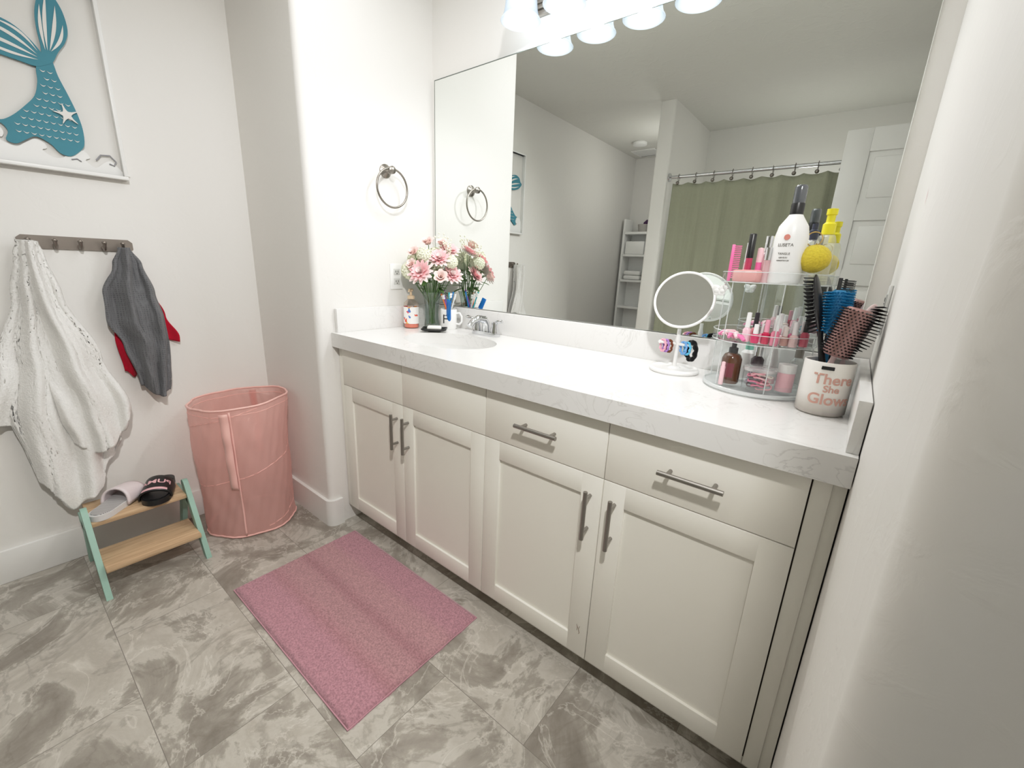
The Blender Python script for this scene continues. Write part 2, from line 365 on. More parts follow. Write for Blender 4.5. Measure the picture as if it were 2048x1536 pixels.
for i in range(4):
    x0,x1=xs[i]+g,xs[i+1]-g
    z0,z1=0.084,0.682; w=0.062
    mb=MB()
    mb.box(x0,x0+w,yF,yB,z0,z1,0.001); mb.box(x1-w,x1,yF,yB,z0,z1,0.001)
    mb.box(x0+w-.001,x1-w+.001,yF,yB,z0,z0+w,0.001); mb.box(x0+w-.001,x1-w+.001,yF,yB,z1-w,z1,0.001)
    mb.box(x0+w-0.002,x1-w+0.002,yF+0.008,yB,z0+w-0.002,z1-w+0.002)
    dr=P('cabinet_door',mb,m_cab,cab)
    hx={0:x1-0.033,1:x0+0.033,2:x1-0.033,3:x0+0.036}[i]
    bar(dr,(hx,0,0.50),(hx,0,0.645))
    if i==2:
        mb=MB(); mb.tube([(1.255,yF-0.0002,0.192),(1.259,yF-0.0002,0.182),(1.257,yF-0.0002,0.170)],[0.0005,0.0012,0.0004],5); mb.tube([(1.266,yF-0.0002,0.190),(1.262,yF-0.0002,0.178),(1.266,yF-0.0002,0.166),(1.263,yF-0.0002,0.16)],[0.0004,0.001,0.001,0.0004],5)
        P('scuff_mark',mb,M('scuff_brown',(150,128,110),0.8),dr)
    fr=P('drawer_front',MB().box(x0,x1,yF,yB,0.6845,0.845,0.0012),m_cab,cab)
    if i>=2:
        c=(x0+x1)/2; bar(fr,(c-0.072,0,0.765),(c+0.072,0,0.765))
# ---------------------------------------------------------------- countertop
SC=(0.443,-0.305)
ell=[(SC[0]+0.215*math.cos(2*pi*i/64),SC[1]+0.16*math.sin(2*pi*i/64)) for i in range(64)]
me=flat([[(0.002,-0.002),(0.002,-0.574),(1.775,-0.574),(1.775,-0.002)],ell],0.06)
ct=O('countertop',MB().mesh(me,Matrix.Translation((0,0,0.88))),m_quartz,label='long white quartz countertop with faint grey veins',cat='countertop')
P('backsplash',MB().box(0.002,1.775,-0.022,-0.002,0.91,1.010,0.0015),m_quartz,ct)
P('side_splash',MB().box(0.002,0.022,-0.555,-0.022,0.91,1.010,0.0015),m_quartz,ct)
P('side_splash',MB().box(1.755,1.775,-0.555,-0.022,0.91,1.010,0.0015),m_quartz,ct)
sk=T('sink','white oval undermount ceramic sink set into the counter','sink',(SC[0],SC[1],0.74))
prof=[(0.217*math.sin(t)+0.0,-0.14*math.cos(t)+0.142) for t in np.linspace(0.12,pi/2,14)]
prof2=[(r+0.008,z-0.006 if i<10 else z) for i,(r,z) in enumerate(prof)]
mb=MB(); mb.lathe(prof+[(0.2301,0.1395)]+prof2[::-1],56,sy=0.75); O('sink_basin',mb,m_basin,parent=sk)
mb=MB().lathe([(0,0.004),(0.016,0.004),(0.024,0.008),(0.027,0.006),(0.027,0.0),(0,-0.002)],24); O('drain',mb,m_chrome,parent=sk)
fc=T('faucet','chrome two-handle centerset faucet behind the sink','faucet',(0.443,-0.085,0.91))
mb=MB()
pl=[(0.078*math.copysign(abs(math.cos(t))**0.6,math.cos(t)),0.027*math.copysign(abs(math.sin(t))**0.8,math.sin(t))) for t in np.linspace(0,2*pi,41)[:-1]]
mb.prism(pl,0,0.012); mb.prism([(x*0.9,y*0.85) for x,y in pl],0.012,0.018)
O('faucet_base',mb,m_chrome,parent=fc)
mb=MB(); mb.tube([(0,0.005,0.015),(0,0.002,0.05),(0,-0.015,0.072),(0,-0.05,0.078),(0,-0.085,0.066),(0,-0.105,0.048)],[0.021,0.019,0.017,0.0145,0.0125,0.012],16)
O('spout',mb,m_chrome,parent=fc)
for sx in (-1,1):
    mb=MB(); mb.lathe([(0,0.015),(0.021,0.015),(0.02,0.03),(0.015,0.045),(0.016,0.055),(0.012,0.064),(0,0.067)],20,Matrix.Translation((sx*0.053,0,0)))
    mb.tube([(sx*0.053,0,0.058),(sx*0.075,-0.008,0.068),(sx*0.1,-0.014,0.072),(sx*0.108,-0.016,0.071)],[0.008,0.007,0.009,0.005],12)
    O('faucet_handle',mb,m_chrome,parent=fc)
wm=O('wall_mirror',MB().box(0.023,1.735,-0.008,-0.001,1.012,2.01,0.0015,seg=1),[m_mirror],label='large frameless rectangular mirror above the vanity backsplash',cat='mirror',smooth=False)
O('mirror_edge',MB().box(0.0205,0.023,-0.0082,-0.001,1.012,2.01).box(0.0205,1.7365,-0.0082,-0.001,2.01,2.0125),M('polished_edge',(120,128,124),0.3),parent=wm)
# ---------------------------------------------------------------- vanity light
vl=T('vanity_light','four-light vanity fixture with frosted glass bell shades','light fixture',(0.87,0,2.15))
mb=MB(); mb.box(-0.36,0.36,-0.02,-0.001,-0.05,0.05,0.006); mb.box(-0.345,0.345,-0.03,-0.02,-0.035,0.035,0.006); mb.box(-0.33,0.33,-0.038,-0.03,-0.022,0.022,0.004)
O('back_plate',mb,m_nickel,parent=vl)
m_shade=shademat(); m_bulb=bulbmat()
for i in range(4):
    x=-0.27+0.18*i
    mb=MB(); mb.tube([(x,-0.03,0.0),(x,-0.07,0.025),(x,-0.105,0.04),(x,-0.118,0.03),(x,-0.118,0.01)],0.007,12)
    mb.lathe([(0,0.02),(0.018,0.02),(0.026,0.005),(0.027,-0.01),(0.0,-0.01)],24,Matrix.Translation((x,-0.118,0)))
    O('arm',mb,m_nickel,parent=vl)
    pr=[(0.024,-0.004),(0.036,-0.010),(0.047,-0.024),(0.053,-0.045),(0.055,-0.065),(0.058,-0.082),(0.063,-0.096),(0.070,-0.106)]
    mb=MB(); mb.lathe(pr,40,Matrix.Translation((x,-0.118,0)))
    O('lamp_shade',mb,m_shade,parent=vl,solid=0.003)
    mb=MB(); mb.sphere((x,-0.118,-0.065),(0.026,0.026,0.032)); O('bulb',mb,m_bulb,parent=vl)
    l=bpy.data.lights.new('vanity_lamp','POINT'); l.energy=2.3; l.shadow_soft_size=0.022; l.color=(1,0.985,0.965)
    lo=bpy.data.objects.new('vanity_lamp',l); bpy.context.scene.collection.objects.link(lo); lo.location=(0.87+x,-0.118,2.078)
# ---------------------------------------------------------------- towel ring + outlets
tr=T('towel_ring','brushed nickel towel ring on white wall','towel ring',(0,-0.275,1.59))
mb=MB(); mb.lathe([(0,0),(0.028,0),(0.028,0.006),(0.02,0.012),(0.012,0.018),(0.011,0.04),(0.016,0.046),(0.016,0.056),(0.008,0.062),(0,0.063)],28,Matrix.Rotation(pi/2,4,'Y'))
O('ring_mount',mb,m_nickel,parent=tr)
mb=MB(); mb.tube([(0.05,0.078*math.sin(a),-0.072+0.078*math.cos(a)) for a in np.linspace(0,2*pi,49)[:-1]],0.0045,10,closed=True)
O('ring',mb,m_nickel,parent=tr)
m_slot=M('slot_grey',(70,68,66),0.5); m_plate=M('outlet_plate',(240,240,238),0.35,var=0.01); m_sock=M('outlet_socket',(206,206,204),0.35,var=0.01)
def outlet(loc,rotz):
    o=T('outlet','white duplex outlet with screwed cover plate','outlet',loc,(0,0,rotz))
    O('cover_plate',MB().box(-0.035,0.035,-0.006,0,-0.058,0.058,0.003),m_plate,parent=o)
    for z in (-0.022,0.022):
        mb=MB(); mb.box(-0.017,0.017,-0.0085,-0.005,z-0.014,z+0.014,0.0015); sck=O('socket',mb,m_sock,parent=o)
        mb=MB()
        for x in (-0.006,0.006): mb.box(x-0.0014,x+0.0014,-0.0092,-0.0083,z-0.003,z+0.006)
        mb.box(-0.0025,0.0025,-0.0092,-0.0083,z-0.010,z-0.006)
        O('socket_slots',mb,m_slot,parent=sck)
outlet((0.0,-0.234,1.144),pi/2); outlet((1.777,-0.14,1.15),-pi/2)
# ---------------------------------------------------------------- rug
def rugmat():
    m,nt,out=newmat('pink_rug'); N=nt.nodes.new; L=nt.links.new
    tc=N('ShaderNodeTexCoord'); sp=N('ShaderNodeSeparateXYZ'); L(tc.outputs['Object'],sp.inputs[0])
    mr=N('ShaderNodeMapRange'); mr.inputs['From Min'].default_value=-0.25; mr.inputs['From Max'].default_value=0.25; L(sp.outputs['Y'],mr.inputs['Value'])
    r=N('ShaderNodeValToRGB'); e=r.color_ramp.elements
    A=lin((190,143,153))+(1,); B=lin((193,150,154))+(1,); C=lin((180,134,140))+(1,)
    e[0].position=0; e[0].color=A; e[1].position=1; e[1].color=A
    for p,c in ((0.2,A),(0.28,C),(0.36,B),(0.46,B),(0.52,C),(0.6,B),(0.72,B),(0.8,A)):
        x=e.new(p); x.color=c
    L(mr.outputs[0],r.inputs[0])
    n=N('ShaderNodeTexNoise'); n.inputs['Scale'].default_value=190; n.inputs['Detail'].default_value=2; L(tc.outputs['Object'],n.inputs['Vector'])
    r2=N('ShaderNodeValToRGB'); r2.color_ramp.elements[0].position=0.3; r2.color_ramp.elements[0].color=(0.66,0.64,0.65,1); r2.color_ramp.elements[1].position=0.7; r2.color_ramp.elements[1].color=(1.06,1.06,1.06,1)
    L(n.outputs['Fac'],r2.inputs[0])
    mx=N('ShaderNodeMix'); mx.data_type='RGBA'; mx.blend_type='MULTIPLY'; mx.inputs['Factor'].default_value=1; L(r.outputs[0],mx.inputs['A']); L(r2.outputs[0],mx.inputs['B'])
    b=N('ShaderNodeBsdfPrincipled'); b.inputs['Roughness'].default_value=0.95; b.inputs['Specular IOR Level'].default_value=0.1; b.inputs['Sheen Weight'].default_value=0.3
    L(mx.outputs['Result'],b.inputs['Base Color'])
    bp=N('ShaderNodeBump'); bp.inputs['Strength'].default_value=0.5; bp.inputs['Distance'].default_value=0.003; L(n.outputs['Fac'],bp.inputs['Height']); L(bp.outputs[0],b.inputs['Normal'])
    L(b.outputs[0],out.inputs[0]); return m
nx,ny=190,124
def rugf(u,v):
    ex=min(u,1-u)*0.77; ey=min(v,1-v)*0.5; e=min(ex,ey)
    z=0.013*min(1,(e/0.012))**0.5+(random.random()*0.0022 if e>0.001 else 0)
    wob=0.0015*math.sin(u*40)+0.0015*math.sin(v*31)+random.uniform(-.001,.001)
    return ((u-0.5)*0.77+(wob if u in(0,1) else 0),(v-0.5)*0.5+(wob if v in(0,1) else 0),max(z,0.0005))
rg=T('bath_rug','dusty pink tufted rectangular bath rug with tonal stripes','rug',(0.5,-0.838,0),(0,0,0.003))
O('rug_pile',MB().grid(nx,ny,rugf),rugmat(),parent=rg,kind='stuff',ang=180)
mb=MB(); mb.tube([(-0.385,-0.25,0.003),(0.385,-0.25,0.003),(0.385,0.25,0.003),(-0.385,0.25,0.003)],0.0025,8,closed=True)
O('rug_binding',mb,M('rug_binding_pink',(200,152,163),0.8),parent=rg)
# ---------------------------------------------------------------- hamper
hp=T('laundry_hamper','tall pale pink pop-up fabric laundry hamper with open top','hamper',(-0.343,-0.842,0))
m_hamp=clothmat('pink_hamper_fabric',(250,210,203),scale=700,bump=0.08,transl=0.4,transp=0.32,var=0.02,rough=0.4,spec=0.5)
m_hseam=clothmat('pink_hamper_seam',(244,192,184),scale=500,bump=0.2,var=0.03,rough=0.5,spec=0.4)
def hr(a,z):
    t=z/0.60
    w=abs(math.sin(pi*((t*2.0+a/(2*pi))%1)))
    return 0.180+0.012*t+0.006*math.sin(3*a+5*z)+0.004*math.sin(7*a-9*z)-0.005*w+0.0018*math.sin(13*a+34*z)*w+0.0011*math.sin(29*a-41*z)
def hz(a,z): return z+ (0.012*math.cos(a-0.6)*(z/0.6))
def hpt(a,z,o=0): r=hr(a,z)+o; return (r*math.cos(a),r*math.sin(a),hz(a,z))
mb=MB(); mb.grid(160,48,lambda u,v:hpt(2*pi*u,0.006+0.594*v)); mb.lathe([(0,0.004),(0.176,0.006)],48)
O('hamper_body',mb,m_hamp,parent=hp,ang=180)
mb=MB()
mb.tube([hpt(a,0.600) for a in np.linspace(0,2*pi,61)[:-1]],0.0042,8,closed=True)
mb.tube([hpt(a,0.008) for a in np.linspace(0,2*pi,61)[:-1]],0.0042,8,closed=True)
mb.tube([hpt(a,0.03+0.56*(a/(4*pi)),-0.0014) for a in np.linspace(0,4*pi,140)],0.0022,6)
mb.tube([hpt(a,0.572,0.0) for a in np.linspace(0,2*pi,61)[:-1]],0.0012,6,closed=True)
O('wire_rim',mb,m_hseam,parent=hp)
for a0,z0,z1 in ((-0.62,0.24,0.585),(2.5,0.26,0.585)):
    mb=MB(); mb.grid(2,24,lambda u,v:hpt(a0+0.08*(u-0.5)*2,z0+(z1-z0)*v,0.005+0.006*math.sin(pi*v)+0.002*math.sin(20*v)))
    O('carry_strap',mb,m_hseam,parent=hp,solid=0.002)
mb=MB(); mb.grid(2,30,lambda u,v:hpt(-0.52+0.02*(u-0.5)*2,0.01+0.58*v,0.0025)); O('side_seam',mb,m_hseam,parent=hp,solid=0.001)
# ---------------------------------------------------------------- step stool
st=T('step_stool','two-step wooden stool with mint green sides','step stool',(-0.30,-1.237,0))
m_mint=M('mint_paint',(148,182,168),0.5,var=0.12); m_wood=woodmat('oak_tread',(180,148,114),(214,186,150)); 
def slant(mb,p0,p1,y0,y1,w):
    d=Vector((p1[0]-p0[0],0,p1[1]-p0[1])).normalized(); n=Vector((d.z,0,-d.x))*w/2
    a=Vector((p0[0],0,p0[1]));b=Vector((p1[0],0,p1[1]))
    pts=[]
    for k in range(9):
        t=pi*k/8; pts.append(b+n*math.cos(t)+d*math.sin(t)*w/2)
    low=[a-n,a+n]
    q=[(p.x,p.z) for p in low]+[(p.x,p.z) for p in pts]
    q=[(x,max(z,0.0)) for x,z in q]
    n_=len(q); vs=[(x,y0,z) for x,z in q]+[(x,y1,z) for x,z in q]
    fs=[list(range(n_)),list(range(n_,2*n_))[::-1]]+[[i,n_+i,n_+(i+1)%n_,(i+1)%n_] for i in range(n_)]
    mb.add(vs,fs)
for y in (-0.162,0.144):
    mb=MB(); slant(mb,(0.125,-0.01),(-0.035,0.275),y,y+0.018,0.042)
    slant(mb,(-0.19,-0.01),(-0.09,0.2),y+0.0,y+0.018,0.04)
    mb.box(-0.175,-0.0,y,y+0.018,0.185,0.225,0.003)
    O('stool_side',mb,m_mint,parent=st,label='mint green side frame')
O('tread',MB().box(-0.20,-0.0,-0.144,0.144,0.225,0.243,0.003),m_wood,parent=st,label='oak tread')
O('tread',MB().box(-0.04,0.125,-0.144,0.144,0.095,0.113,0.003),m_wood,parent=st,label='oak tread')
def slide(name,loc,rz,msole,mfoot,mstrap,text,label,mtext=None,tsize=0.026,band=None):
    o=T(name,label,'slide sandal',loc,(0,0,rz),group='pair of slide sandals')
    half=[(-0.118,0.0),(-0.11,0.024),(-0.085,0.037),(-0.04,0.038),(0.02,0.042),(0.07,0.049),(0.1,0.040),(0.118,0.018)]
    low=[(0.118,-0.01),(0.1,-0.036),(0.07,-0.046),(0.02,-0.041),(-0.04,-0.037),(-0.085,-0.034),(-0.11,-0.020)]
    ol=smoothpoly(half+low,5)
    mb=MB(); mb.prism(ol,0,0.022); O('sole',mb,msole,parent=o)
    mb=MB(); mb.prism([(x*0.93,y*0.88) for x,y in ol],0.022,0.025)
    O('footbed',mb,mfoot,parent=o)
    def sf(u,v):
        a=pi*u; x=-0.015+0.095*v; w=0.045+0.005*v; h=0.062-0.020*v
        return (x+0.012*math.sin(a),w*math.cos(a)*1.03,0.010+h*max(0,math.sin(a))**0.7)
    mb=MB(); mb.grid(28,8,sf); O('strap',mb,mstrap,parent=o,solid=0.007,ang=180)
    if band:
        mb=MB(); mb.grid(20,2,lambda u,v:tuple(Vector(sf(0.15+0.7*u,0.80+0.14*v))+Vector((0.001,0,0.004)))); O('strap_band',mb,band,parent=o,solid=0.001,ang=180)
    if text:
        me=textmesh(text,tsize,0.0004,0.0006); vs=[]
        for v in me.vertices:
            u=0.5+ v.co.x/0.12; vv=0.42-v.co.y/0.095
            p=Vector(sf(u,vv)); n=Vector((0.25,math.cos(pi*u)*0.6,1)).normalized()
            vs.append(p+n*(0.0045+v.co.z))
        mb=MB(); mb.add(vs,[list(p.vertices) for p in me.polygons]); O('strap_lettering',mb,mtext,parent=o)
    return o
def stripemat():
    m,nt,out=newmat('ribbed_footbed'); N=nt.nodes.new; L=nt.links.new
    tc=N('ShaderNodeTexCoord'); w=N('ShaderNodeTexWave'); w.inputs['Scale'].default_value=60; w.bands_direction='X'; L(tc.outputs['Object'],w.inputs['Vector'])
    r=N('ShaderNodeValToRGB'); r.color_ramp.elements[0].color=lin((130,127,128))+(1,); r.color_ramp.elements[1].color=lin((206,204,203))+(1,); L(w.outputs['Fac'],r.inputs[0])
    b=N('ShaderNodeBsdfPrincipled'); b.inputs['Roughness'].default_value=0.6; L(r.outputs[0],b.inputs['Base Color']); L(b.outputs[0],out.inputs[0]); return m
m_pk=M('pink_rubber',(232,182,188),0.5); m_pkd=M('soft_pink_strap',(228,216,218),0.4); m_sole=M('pale_sole',(216,214,214),0.5)
slide('slide_sandal',(-0.390,-1.290,0.2435),pi-0.75,m_sole,stripemat(),m_pkd,None,'pale grey slide sandal with ribbed footbed on wooden step')
slide('slide_sandal',(-0.395,-1.157,0.2435),-0.40,m_black,m_black,m_black,'PUMA','chunky black slide sandal with pink lettering on strap',m_pk,0.032,m_pk)
# ---------------------------------------------------------------- hook rail
hk=T('hook_rail','brushed metal wall hook rail with five hooks','hook rail',(-0.55,-1.222,1.226))
m_rail=M('bronze_nickel',(142,134,127),0.35,0.85)
mb=MB(); pl=[(-0.152,-0.012),(-0.14,-0.0225),(0.14,-0.0225),(0.152,-0.012),(0.152,0.012),(0.14,0.0225),(-0.14,0.0225),(-0.152,0.012)]
mb.prism(pl,0.001,0.005,Matrix(((0,0,1,0),(1,0,0,0),(0,1,0,0),(0,0,0,1)))); O('rail_plate',mb,m_rail,parent=hk)
for y in (-0.128,-0.064,0,0.064,0.116):
    mb=MB(); mb.tube([(0.004,y,-0.008),(0.02,y,-0.016),(0.032,y,-0.016),(0.042,y,-0.006),(0.045,y,0.006)],[0.005,0.005,0.005,0.005,0.006],10); mb.sphere((0.045,y,0.008),0.0075,12,8)
    O('hook',mb,m_rail,parent=hk)
# ---------------------------------------------------------------- towels
def sinterp(x,xs_,ys_):
    x=min(max(x,xs_[0]),xs_[-1])
    for i in range(len(xs_)-1):
        if x<=xs_[i+1]:
            t=(x-xs_[i])/(xs_[i+1]-xs_[i]); t=t*t*(3-2*t); return ys_[i]*(1-t)+ys_[i+1]*t
    return ys_[-1]
def cloth(zs,left,right,hs,hem,xb,amp,nf,ztop,phase=0,nu=110,nv=100,twist=0,bulk=0.02,over=0.03,nub=0.0):
    def f(s,t):
        zb=sinterp(s,hs,hem); z=ztop+(zb-ztop)*t
        yl=sinterp(z,zs,left); yr=sinterp(z,zs,right); sw=yr-yl
        th=2*pi*nf*s+phase+twist*t+0.7*math.sin(3*s+4*t)+0.4*math.sin(5*t+7*s)
        s2=s+over*math.sin(th+1.3)
        y=yl+sw*s2
        k=min(1,sw/0.25)
        a=amp*(0.5+0.5*k)
        fold=0.5+0.5*math.sin(th)+0.2*math.sin(1.7*th+3*t+1)+0.08*math.sin(2.9*th-5*t)
        x=xb+a*fold+bulk*math.sin(pi*s)+0.006*math.sin(9*t+5*s)+0.003*math.sin(19*t-9*s)+random.uniform(-nub,nub)
        return (x,y+random.uniform(-nub,nub)*.6,z+random.uniform(-nub,nub)*.6)
    return MB().grid(nu,nv,f)
m_tow=clothmat('white_terry',(236,235,232),scale=180,bump=1.0,var=0.10)
m_gtow=clothmat('grey_waffle',(116,117,120),scale=130,bump=1.0,pattern='vor',var=0.5)
m_red=clothmat('red_cloth',(184,24,48),scale=300,bump=0.4)
wt=T('bath_towel','thick white terry bath towel hanging from a wall hook','towel',(-0.50,-1.35,1.21))
zs=[.23,.34,.45,.61,.82,1.05,1.18,1.225]
mb=cloth(zs,[-1.55,-1.55,-1.55,-1.555,-1.49,-1.415,-1.388,-1.374],[-1.25,-1.235,-1.23,-1.235,-1.262,-1.315,-1.33,-1.336],[0,.19,.26,.36,.5,.64,.76,.88,1],[.62,.60,.37,.31,.235,.27,.29,.40,.47],-0.532,0.030,2.9,1.23,phase=0.8,twist=0.9,bulk=0.045,over=0.016,nub=0.0008,nu=150,nv=130)
P('towel_cloth',mb,m_tow,wt,solid=0.012,ang=180)
mb=cloth([.5,.61,.82,1.05,1.18,1.225],[-1.36,-1.38,-1.385,-1.378,-1.37,-1.362],[-1.19,-1.185,-1.24,-1.305,-1.324,-1.333],[0,.3,.6,.8,1],[.50,.45,.47,.51,.60],-0.498,0.032,2.1,1.228,phase=2.2,twist=-0.6,bulk=0.042,nu=100,nv=110,over=0.018,nub=0.0008)
P('towel_fold',mb,m_tow,wt,solid=0.012,ang=180)
gt=T('hand_towel','grey waffle hand towel hanging from a wall hook','towel',(-0.50,-1.10,1.21))
zs2=[.62,.70,.85,.95,1.05,1.16,1.22]
mb=cloth(zs2,[-1.112,-1.13,-1.158,-1.192,-1.188,-1.148,-1.122],[-1.05,-1.032,-1.012,-1.016,-1.034,-1.06,-1.09],[0,.25,.6,1],[.68,.64,.625,.645],-0.518,0.035,2.4,1.22,phase=0.3,twist=3.5,nu=60,bulk=0.03)
P('towel_cloth',mb,m_gtow,gt,solid=0.009,ang=180)
mb=cloth([.74,.86,.95,1.1,1.2],[-1.175,-1.185,-1.17,-1.14,-1.115],[-0.985,-0.978,-1.01,-1.06,-1.09],[0,.2,.45,.7,1],[.74,.71,.80,.86,.84],-0.542,0.012,2.0,1.2,phase=1,nu=40,nv=40,bulk=0.004)
O('red_garment',mb,m_red,solid=0.003,ang=180,label='red cloth hanging behind the grey towel',cat='cloth')
# ---------------------------------------------------------------- picture
pc=T('framed_picture','white framed mermaid tail wall art with waves','picture',(-0.55,-1.42,1.465))
Y2=Matrix(((0,0,1,0),(1,0,0,0),(0,1,0,0),(0,0,0,1)))
m_teal=M('teal_paint',(58,132,150),0.6,var=0.05,scale=60); m_art=M('art_white',(226,224,220),0.6,var=0.01)
W,Hh=0.37,0.592
mb=MB()
for a0,a1,b0,b1 in ((0,W,0,0.012),(0,W,Hh-0.012,Hh),(0,0.012,0.012,Hh-0.012),(W-0.012,W,0.012,Hh-0.012)):
    mb.box(0.001,0.035,a0,a1,b0,b1,0.0015)
O('picture_frame',mb,m_white,parent=pc)
O('backing_board',MB().box(0.001,0.006,0.012,W-0.012,0.012,Hh-0.012),m_art,parent=pc)
body=smoothpoly([(.2,.35),(.186,.31),(.182,.27),(.168,.225),(.14,.188),(.11,.155),(.085,.135),(.068,.13),(.082,.118),(.088,.10),(.08,.075),(.10,.068),(.125,.085),(.15,.10),(.18,.085),(.20,.06),(.225,.055),(.25,.075),(.266,.10),(.27,.15),(.263,.2),(.25,.25),(.235,.30),(.226,.345)],4)
rf=smoothpoly([(.205,.335),(.208,.38),(.207,.43),(.212,.48),(.228,.53),(.25,.565),(.262,.54),(.278,.50),(.282,.45),(.27,.41),(.248,.375),(.226,.335)],5)
lf=smoothpoly([(.222,.335),(.19,.315),(.15,.318),(.10,.325),(.06,.34),(.028,.372),(.045,.39),(.06,.415),(.10,.43),(.15,.42),(.185,.39),(.212,.35)],5)
mb=MB()
for k,pl in enumerate((body,rf,lf)): mb.mesh(flat([pl],0.006),Y2@Matrix.Translation((0,0,0.016+0.0004*k)))
O('mermaid_tail',mb,m_teal,parent=pc)
mb=MB()
def lens(p0,p1,w,bow=0):
    p0=Vector(p0);p1=Vector(p1);d=p1-p0;n=Vector((-d.y,d.x)).normalized();k=12
    up=[p0+d*(i/k)+n*(bow*math.sin(pi*i/k)+w*math.sin(pi*i/k)) for i in range(k+1)]
    dn=[p0+d*(i/k)+n*(bow*math.sin(pi*i/k)-w*math.sin(pi*i/k)) for i in range(1,k)][::-1]
    mb.mesh(flat([[(q.x,q.y) for q in up+dn]],0.0015),Y2@Matrix.Translation((0,0,0.0205)))
lens((.217,.37),(.225,.50),.004,.004);lens((.222,.37),(.245,.54),.0045,.004);lens((.227,.37),(.262,.51),.0045,-.004);lens((.23,.37),(.272,.46),.004,-.008)
lens((.195,.335),(.06,.355),.004,.008);lens((.195,.342),(.05,.378),.005,-.004);lens((.195,.35),(.075,.408),.005,-.012);lens((.198,.36),(.11,.42),.004,-.016)
for r in range(10):
    b=0.305-r*0.022
    al=np.interp(b,[.1,.155,.188,.225,.27,.31],[.09,.112,.142,.17,.184,.188]); ar=np.interp(b,[.1,.15,.2,.25,.3],[.262,.266,.259,.246,.231])
    a=al+0.012+(0.008 if r%2 else 0)
    while a+0.010<ar:
        lens((a-0.007,b+0.003),(a+0.007,b+0.003),.0014,-.005); a+=0.017
O('white_inlay',mb,m_art,parent=pc)
star=[]
for i in range(10):
    r=0.034 if i%2==0 else 0.011; an=pi/2+0.2+i*pi/5; star.append((.235+r*math.cos(an),.185+r*math.sin(an)))
mb=MB(); mb.mesh(flat([smoothpoly(star,3)],0.006),Y2@Matrix.Translation((0,0,0.024))); O('starfish',mb,m_art,parent=pc)
wv=smoothpoly([(.014,.014),(.014,.10),(.04,.125),(.065,.12),(.078,.10),(.072,.082),(.058,.082),(.075,.068),(.10,.06),(.12,.075),(.145,.092),(.165,.085),(.17,.07),(.158,.062),(.18,.045),(.205,.048),(.235,.075),(.262,.08),(.275,.06),(.262,.05),(.285,.03),(.31,.05),(.33,.06),(.345,.045),(.356,.03),(.356,.014)],3)
mb=MB(); mb.mesh(flat([wv],0.006),Y2@Matrix.Translation((0,0,0.011)));  O('wave_relief',mb,m_white,parent=pc)
m_gl=M('grey_line',(150,150,155),0.6)
O('wave_curl',MB().tube([(0.016,0.29,0.055),(0.016,0.305,0.075),(0.016,0.33,0.078),(0.016,0.345,0.06),(0.016,0.338,0.045),(0.016,0.325,0.05)],0.0025,8),m_gl,parent=pc)
O('wave_curl',MB().tube([(0.016,0.225,0.045),(0.016,0.24,0.05),(0.016,0.25,0.043)],0.002,8),m_gl,parent=pc)
# ---------------------------------------------------------------- shower curtain, rod, back items
O('curtain_rod',MB().tube([(0.404,-2.03,1.92),(1.929,-2.03,1.92)],0.0125,16).lathe([(0,0),(0.03,0),(0.03,0.01),(0.013,0.02)],20,Matrix.Translation((0.404,-2.03,1.92))@Matrix.Rotation(pi/2,4,'Y')),m_chrome,label='straight chrome shower curtain rod between walls',cat='curtain rod')
cu=T('shower_curtain','grey-sage textured shower curtain on metal hooks','shower curtain',(1.17,-2.03,1.88))
m_cur=clothmat('sage_curtain',(172,174,152),scale=110,bump=0.7,pattern='vor',transl=0.1,var=0.10)
def cf(u,v):
    x=0.44+1.45*u; z=1.875-1.75*v+ (-0.012*abs(math.sin(pi*u*12)) if v<0.02 else 0)
    return (x+0.006*math.sin(60*u)-1.17,0.010*math.sin(2*pi*12*u+1.5)*(0.5+0.5*v)+0.010*math.sin(2*pi*5*u+v*2),z-1.88)
O('curtain_fabric',MB().grid(260,30,cf),m_cur,parent=cu,solid=0.002,ang=180)
for i in range(12):
    x=0.48+i*0.125-1.17; mb=MB()
    mb.tube([(x,0.019*math.sin(a),0.035+0.024*math.cos(a)) for a in np.linspace(0,2*pi,25)[:-1]],0.002,6,closed=True); mb.sphere((x,0.02,-0.005),0.013,12,8)
    O('curtain_hook',mb,m_nickel,parent=cu)
sd=MB().lathe([(0,0),(0.065,0),(0.07,-0.008),(0.066,-0.028),(0.05,-0.034),(0,-0.036)],32)
O('smoke_detector',sd,m_white,loc=(-0.25,-2.89,H),label='round white smoke detector on ceiling',cat='smoke detector')
vt=T('ceiling_vent','white rectangular louvred vent in ceiling','vent',(-0.33,-3.28,H))
mb=MB(); 
for a in ((-0.13,0.13,-0.13,-0.115),(-0.13,0.13,0.115,0.13),(-0.13,-0.115,-0.115,0.115),(0.115,0.13,-0.115,0.115)): mb.box(*a,-0.01,0,0.002)
for i in range(11): mb.box(-0.115,0.115,-0.105+i*0.02,-0.095+i*0.02,-0.008,-0.002)
O('vent_grille',mb,m_white,parent=vt)
m_shw=M('shelf_white',(248,248,246),0.4,var=0.01)
sh=T('shelf_unit','tall narrow white open shelf unit','shelf',(-0.36,-3.37,0))
mb=MB()
for x in (-0.15,0.132): mb.box(x,x+0.024,-0.1,0.1,0,1.78,0.002)
for z in (0.1,0.45,0.8,1.1,1.38,1.62): mb.box(-0.132,0.135,-0.1,0.1,z,z+0.024)
mb.box(-0.13,0.133,-0.098,-0.09,0.5,1.62); O('shelf_frame',mb,m_shw,parent=sh)
O('storage_bin',MB().box(-0.11,0.11,-0.085,0.09,0,0.14,0.01),m_shw,loc=(-0.36,-3.37,1.405),label='white storage bin on the shelf unit',cat='storage bin')
